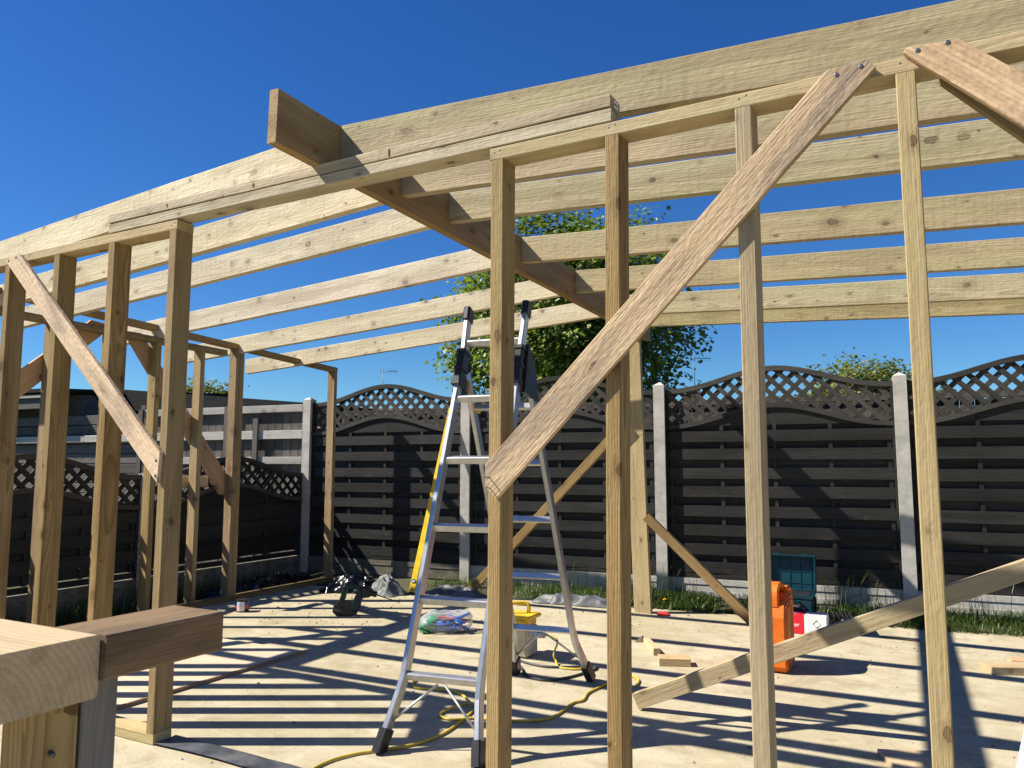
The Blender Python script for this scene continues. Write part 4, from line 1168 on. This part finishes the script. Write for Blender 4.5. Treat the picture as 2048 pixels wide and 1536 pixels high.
# ------------------------------------------------------------------ cordless hammer drill on the slab
RT = V((math.cos(R(28.3)), math.sin(R(28.3)), 0)); FWD = V((-math.sin(R(28.3)), math.cos(R(28.3)), 0))
D0 = gp(690, 1231, 0.0)
DS = (D0 - V((0, 0, 1.25))).length / 1540 / 10.24 * 0.985
def dp(x, y): return D0 + RT * ((x - 300) * DS) + V((0, 0, max(0.001, (850 - y) * DS * 1.02)))
dr = thing('hammer_drill', tuple(D0), 'dark teal cordless hammer drill standing on its battery, thin bit fitted', 'drill')
def dpart(name, pts, th, mat, off=0.0, ch=0.004, parent=None):
    return prism(name, [dp(*p) - FWD * (th / 2 - off) for p in pts], FWD, th, mat, parent or dr, xdir=RT, ch=ch)
bt = dpart('battery', [(70, 770), (95, 640), (200, 660), (360, 720), (540, 770), (520, 850), (150, 850)], 0.078, M_BLKPL)
dpart('base', [(150, 600), (190, 545), (290, 570), (540, 640), (545, 760), (360, 715), (150, 640)], 0.07, M_BLKPL)
dpart('handle', [(190, 545), (300, 240), (345, 232), (345, 300), (300, 545), (270, 560)], 0.042, M_DTEAL, 0.0)
dpart('top_bar', [(345, 232), (600, 300), (600, 380), (420, 345), (340, 330)], 0.048, M_DTEAL)
body = dpart('motor_housing', [(600, 300), (640, 520), (560, 760), (440, 735), (440, 640), (490, 500), (560, 380)], 0.076, M_DTEAL)
dpart('lower_bar', [(290, 575), (400, 590), (440, 640), (440, 735), (330, 700), (280, 620)], 0.05, M_DTEAL)
dpart('gear_housing', [(600, 300), (770, 350), (795, 500), (640, 520)], 0.066, M_BLKPL, ch=0.006)
a, b = dp(770, 425), dp(915, 460)
tube('chuck', [a, a.lerp(b, 0.3), a.lerp(b, 0.35), a.lerp(b, 0.8), b], [0.026, 0.026, 0.022, 0.026, 0.018], M_BLKPL, dr, 14)
tube('drill_bit', [dp(910, 468), dp(1360, 606)], 0.0042, M_BLKPL, dr, 6)
text('lettering', 'makita', 0.030, facing(dp(412, 670) - FWD * 0.0262, RT - V((0, 0, 0.28)), V((0.25, 0.13, 1))), M_GREY_PR, body)
text('lettering', 'makita', 0.024, facing(dp(165, 735) - FWD * 0.0398, RT - V((0, 0, 0.22)), V((0.2, 0.1, 1))), M_GREY_PR, bt)

# ------------------------------------------------------------------ clear bag of plastic wedges
B0 = gp(888, 1262, 0.0)
bg_ = thing('plastic_bag', tuple(B0), 'clear plastic bag of blue, green and red plastic packers on the slab', 'bag')
BS = (B0 - V((0, 0, 1.25))).length / 1540
def bp(px, h, d=0.0): return B0 + RT * ((px - 888) * BS) + FWD * d + V((0, 0, h))
Rb = Matrix.Rotation(R(28.3), 4, 'Z')
r = random.Random(5)
for i in range(6):
    block('green_packer', bp(850 + i * 4, 0.028 + 0.013 * i, -0.05 + 0.018 * i), (0.095, 0.14, 0.012), M_GREEN, bg_, rot=Rb @ Matrix.Rotation(R(28 - 6 * i), 4, 'Y') @ Matrix.Rotation(R(8 * i), 4, 'Z'), bev=0.002, seg=1)
for i in range(16):
    block('blue_packer', bp(874 + (i % 8) * 6.5, 0.018 + 0.024 * (i // 4) + r.uniform(0, 0.01), r.uniform(-0.07, 0.05)), (0.135, 0.06, 0.014), M_BLUE, bg_, rot=Rb @ Matrix.Rotation(R(r.uniform(-22, 22)), 4, 'Y') @ Matrix.Rotation(R(r.uniform(-40, 40)), 4, 'Z'), bev=0.002, seg=1)
for i in range(6):
    block('red_packer', bp(890 + i * 7, 0.112 - 0.008 * i, -0.06 + 0.02 * i), (0.10, 0.045, 0.014), M_REDP, bg_, rot=Rb @ Matrix.Rotation(R(r.uniform(-10, 25)), 4, 'Y') @ Matrix.Rotation(R(r.uniform(-30, 30)), 4, 'Z'), bev=0.002, seg=1)
mesh('white_label', [(-0.02, 0, -0.02), (0.02, 0, -0.02), (0.02, 0.02, 0.03), (-0.02, 0.02, 0.03)], [(0, 1, 2, 3)], M_WHITE_PR, Matrix.Translation(bp(852, 0.075, -0.065)) @ Rb, bg_)
bm = bmesh.new()
bmesh.ops.create_uvsphere(bm, u_segments=44, v_segments=22, radius=1.0)
for v in bm.verts:
    p = v.co.copy()
    tp = 1.0 if p.x < 0.45 else 1.0 - 0.25 * (p.x - 0.45)
    k = 1 + 0.16 * (1 - abs(noise.noise(p * 2.6 + V((4, 0, 0)))) * 3) + 0.06 * noise.noise(p * 8)
    z = p.z * 0.075 * tp * k + 0.066
    wr_ = 0.010 * noise.noise(V((p.x * 9, p.y * 14, p.z * 9)))
    v.co = V((math.copysign(abs(p.x) ** 0.6, p.x) * 0.215 * (0.92 + 0.08 * k), p.y * 0.125 * k * tp, max(0.003, z * (1.0 if p.x > -0.3 else 1.0 + 0.6 * (p.x + 0.3)) + wr_ + (0.035 * max(0, p.x) if p.z > 0 else 0))))
bmobj('bag_film', bm, M_CLEAR, Matrix.Translation(B0) @ Rb, bg_, smooth=True)

# ------------------------------------------------------------------ paint tin
T0 = gp(485, 1223, 0.0)
pt = thing('paint_tin', tuple(T0), 'small black tin with a printed label by the side wall plate', 'tin')
tube('tin_body', [T0 + V((0, 0, 0.002)), T0 + V((0, 0, 0.095))], 0.052, M_BLKPL, pt, 24, smooth=False)
lid = tube('lid', [T0 + V((0, 0, 0.0955)), T0 + V((0, 0, 0.103))], 0.054, M_BLKPL, pt, 24, smooth=False)
def band(name, z0, z1, a0, a1, rad, mat, parent):
    vs, fs = [], []
    n = 14
    for i in range(n + 1):
        a = a0 + (a1 - a0) * i / n
        for z in (z0, z1): vs.append((rad * math.cos(a), rad * math.sin(a), z))
    for i in range(n): fs.append((2 * i, 2 * i + 2, 2 * i + 3, 2 * i + 1))
    return mesh(name, vs, fs, mat, Matrix.Translation(T0), parent)
band('blue_band', 0.055, 0.078, R(-190), R(20), 0.0526, M_BLUE, pt)
band('red_band', 0.028, 0.054, R(-190), R(20), 0.0526, M_REDP, pt)
band('white_label', 0.012, 0.088, R(-98), R(-28), 0.0532, M_WHITE_PR, pt)
for i in range(6): band('print_line', 0.022 + i * 0.010, 0.025 + i * 0.010, R(-92), R(-40 - 8 * (i % 3)), 0.0536, M_GREY_PR, pt)

# ------------------------------------------------------------------ orange jerrycan
jc = thing('jerrycan', (-0.95, 5.11, 0), 'tall orange plastic jerrycan standing behind the slanted timber', 'jerrycan')
def canbody():
    bm = bmesh.new()
    # side profile (y, z), with handle opening left to the separate grip
    prof = [(4.965, 0.03), (5.00, 0.004), (5.235, 0.004), (5.265, 0.03), (5.275, 0.30), (5.268, 0.405), (5.225, 0.455), (5.115, 0.455), (5.075, 0.425), (5.02, 0.425), (4.975, 0.40), (4.955, 0.33)]
    a = [bm.verts.new((-0.998, y, z)) for y, z in prof]; b = [bm.verts.new((-0.803, y, z)) for y, z in prof]
    n = len(prof)
    bm.faces.new(a); bm.faces.new(list(reversed(b)))
    for i in range(n): bm.faces.new((a[i], b[i], b[(i + 1) % n], a[(i + 1) % n]))
    bmesh.ops.recalc_face_normals(bm, faces=bm.faces)
    side = [f for f in bm.faces if len(f.verts) == n]
    for f in side:
        bmesh.ops.inset_region(bm, faces=[f], thickness=0.045, depth=0.0)
    caps = [f for f in bm.faces if len(f.verts) == n]
    for f in caps:
        r_ = bmesh.ops.inset_region(bm, faces=[f], thickness=0.006, depth=-0.008)
    bmesh.ops.bevel(bm, geom=[e for e in bm.edges if e.calc_face_angle(0) > R(50)], offset=0.012, segments=3, affect='EDGES')
    M = Matrix.Translation((-0.955, 5.11, 0))
    bmesh.ops.transform(bm, matrix=M.inverted(), verts=bm.verts)
    return bmobj('can_body', bm, M_ORANGE, M, jc)
cb = canbody()
rect_tube('handle', spline([(-0.90, 4.985, 0.395), (-0.90, 4.982, 0.455), (-0.90, 4.998, 0.492), (-0.90, 5.06, 0.508), (-0.90, 5.15, 0.500), (-0.90, 5.195, 0.45)], 4), 0.115, 0.034, (0, -0.4, 1), M_ORANGE, jc, 0.009)
block('shoulder_rib', (-0.835, 5.215, 0.455), (0.05, 0.10, 0.07), M_ORANGE, jc, bev=0.016, seg=3)
cp = tube('cap', [(-0.92, 5.22, 0.44), (-0.92, 5.235, 0.49)], 0.032, M_BLKPL, jc, 14, smooth=False)

# ------------------------------------------------------------------ teal tool case, carton, black organiser
tcs = thing('tool_case', (-1.02, 6.54, 0), 'open teal plastic tool case with lid up against the fence', 'tool case')
Rc = Matrix.Rotation(R(3), 4, 'Z')
CX, CY = -1.035, 6.505
block('case_body', (CX, CY, 0.145), (0.395, 0.28, 0.17), M_TEAL, tcs, rot=Rc, bev=0.012)
block('rim', (CX, CY, 0.236), (0.405, 0.292, 0.018), M_TEAL, tcs, rot=Rc, bev=0.005)
block('inner_tray', (CX, CY - 0.005, 0.247), (0.35, 0.23, 0.006), M_BLKPL, tcs, rot=Rc, bev=0.002, seg=1)
RL_ = Rc @ Matrix.Rotation(R(-8), 4, 'X')
lidc = V((CX, CY + 0.165, 0.385))
ML = Matrix.Translation(lidc) @ RL_
lo = block('lid', ML @ V((0, 0.034, 0)), (0.395, 0.012, 0.275), M_TEAL, tcs, rot=RL_, bev=0.004)
for c_, sz in (((0, -0.006, 0.132), (0.395, 0.07, 0.011)), ((0, -0.006, -0.132), (0.395, 0.07, 0.011)), ((-0.192, -0.006, 0), (0.011, 0.07, 0.252)), ((0.192, -0.006, 0), (0.011, 0.07, 0.252))):
    block('lid_wall', ML @ V(c_), sz, M_TEAL, lo, rot=RL_, bev=0.003, seg=1)
for i in range(5):
    block('lid_rib', ML @ V((-0.16 + i * 0.08, 0.025, 0.0)), (0.005, 0.006, 0.24), M_TEAL, lo, rot=RL_, bev=0.001, seg=1)
for i in range(3):
    block('lid_rib', ML @ V((0, 0.0255, -0.08 + i * 0.09)), (0.37, 0.005, 0.005), M_TEAL, lo, rot=RL_, bev=0.001, seg=1)
for x in (-0.10, 0.12):
    block('lid_catch', ML @ V((x, -0.02, 0.143)), (0.05, 0.03, 0.012), M_TEAL, lo, rot=RL_, bev=0.003)
lt = block('latch', (CX + 0.203, CY + 0.02, 0.17), (0.018, 0.08, 0.11), M_BLKPL, tcs, rot=Rc, bev=0.004)
fp = block('front_plate', (CX + 0.02, CY - 0.142, 0.172), (0.20, 0.010, 0.05), M_BLKPL, tcs, rot=Rc, bev=0.003)
text('lettering', 'MAKPAC', 0.026, facing((CX + 0.06, CY - 0.1462, 0.172), (1, 0.05, 0), (0, 0, 1)), M_GREY_PR, fp)
tube('grip', spline([(CX - 0.06, CY - 0.146, 0.215), (CX - 0.06, CY - 0.172, 0.205), (CX + 0.10, CY - 0.168, 0.208), (CX + 0.10, CY - 0.142, 0.215)], 4), 0.008, M_TEAL, tcs, 8)

bx = thing('carton', (-1.0, 6.22, 0), 'red and white printed carton in front of the tool case', 'box')
cx0, cx1, cy0, cy1, ch_ = -1.24, -0.716, 6.19, 6.345, 0.142
xr = -0.872
def panel(name, x0, x1, y0, y1, z0, z1, mat):
    return block(name, ((x0 + x1) / 2, (y0 + y1) / 2, (z0 + z1) / 2), (x1 - x0, y1 - y0, z1 - z0), mat, bx, bev=0.003, seg=1)
panel('red_half', cx0, xr - 0.001, cy0, cy1, 0.002, ch_, M_RED_PR)
wh = panel('white_half', xr, cx1, cy0, cy1, 0.002, ch_, M_WHITE_PR)
yf = cy0 - 0.0008
text('lettering', 'er', 0.044, facing((-0.925, yf, 0.068), (1, 0, 0), (0, 0, 1)), M_WHITE_PR, bx)
prism('arrow_mark', [(-0.965, 6.235, ch_ + 0.0006), (-0.90, 6.262, ch_ + 0.0006), (-0.965, 6.285, ch_ + 0.0006)], (0, 0, 1), 0.0006, M_WHITE_PR, bx, xdir=(1, 0, 0))
for i in range(4):
    x = -0.84 + i * 0.022
    zt_ = ch_ + 0.0008
    for s in (1, -1):
        tube('chevron_mark', [(x, 6.250, zt_), (x + 0.014, 6.250 + s * 0.024, zt_)], 0.0015, M_RED_PR, bx, 4)
for i, (x0, x1, y) in enumerate(((-0.86, -0.77, 6.33), (-0.86, -0.74, 6.312), (-0.865, -0.81, 6.215), (-0.785, -0.73, 6.215))):
    block('print_line', ((x0 + x1) / 2, y, ch_ + 0.0006), (x1 - x0, 0.004, 0.001), M_GREY_PR, bx, bev=0)
tube('diamond_mark', [(-0.812, yf, 0.082), (-0.785, yf, 0.110), (-0.758, yf, 0.082), (-0.785, yf, 0.054), (-0.812, yf, 0.082)], 0.0014, M_BLK_PR, bx, 4)
for z, s in ((0.110, -1), (0.054, 1)):
    prism('diamond_tip', [(-0.796, yf - 0.0004, z + s * 0.009), (-0.774, yf - 0.0004, z + s * 0.009), (-0.785, yf - 0.0004, z)], (0, 1, 0), 0.0006, M_BLK_PR, bx, xdir=(1, 0, 0))
for i, x in enumerate((-0.825, -0.797, -0.769, -0.741)):
    block('handling_icon', (x, yf, 0.022), (0.015, 0.001, 0.016), M_BLK_PR if i else M_GREY_PR, bx, bev=0)
og = thing('organiser_case', (-0.62, 6.47, 0), 'black wire-handled organiser tray beside the carton', 'organiser')
block('tray', (-0.60, 6.47, 0.045), (0.25, 0.20, 0.075), M_BLKPL, og, rz=R(12), bev=0.01)
block('clear_lid', (-0.56, 6.455, 0.088), (0.17, 0.17, 0.008), M_GREYPL, og, rz=R(12), bev=0.002, seg=1)
for i in range(5):
    block('rib', (-0.70 + i * 0.03, 6.48 + i * 0.006, 0.105), (0.012, 0.17, 0.035), M_BLKPL, og, rz=R(12), bev=0.003, seg=1)
tube('wire_handle', spline([(-0.735, 6.40, 0.03), (-0.735, 6.40, 0.11), (-0.72, 6.42, 0.165), (-0.66, 6.46, 0.16), (-0.62, 6.48, 0.12)], 5), 0.004, M_STEEL, og, 6)
tag(block('red_pouch', (-2.02, 6.42, 0.010), (0.10, 0.08, 0.018), M_REDP, rz=R(10), bev=0.006), 'small red flat packet at the foot of the beam prop', 'packet')
# white leg leaning in at the lower right corner
wp = tag(tube('white_pipe', [gp(1899, 2345, 0.002), at(2112, 1320, 1.33)], 0.024, M_WHITEPL, None, 16), 'white plastic pipe leaning into the lower right corner', 'pipe')

# ------------------------------------------------------------------ grade stamps on the studs
def stamp(stud_parent, x, y, z, s=1.0):
    text('grade_stamp', 'C', 0.040 * s, facing((x, y, z), (0, 1, 0), (0, 0, 1)), M_INK, stud_parent)
    for i in range(4):
        block('stamp_line', (x, y - 0.022 * s, z + 0.012 + i * 0.011), (0.0006, (0.03 - 0.004 * (i % 2)) * s, 0.003), M_INK, stud_parent, bev=0)
stamp(wl, -4.0530, 2.462, 1.82)
stamp(wl, -4.5075, 2.455, 1.36)
stamp(wr, -0.9032, 2.462, 0.70)
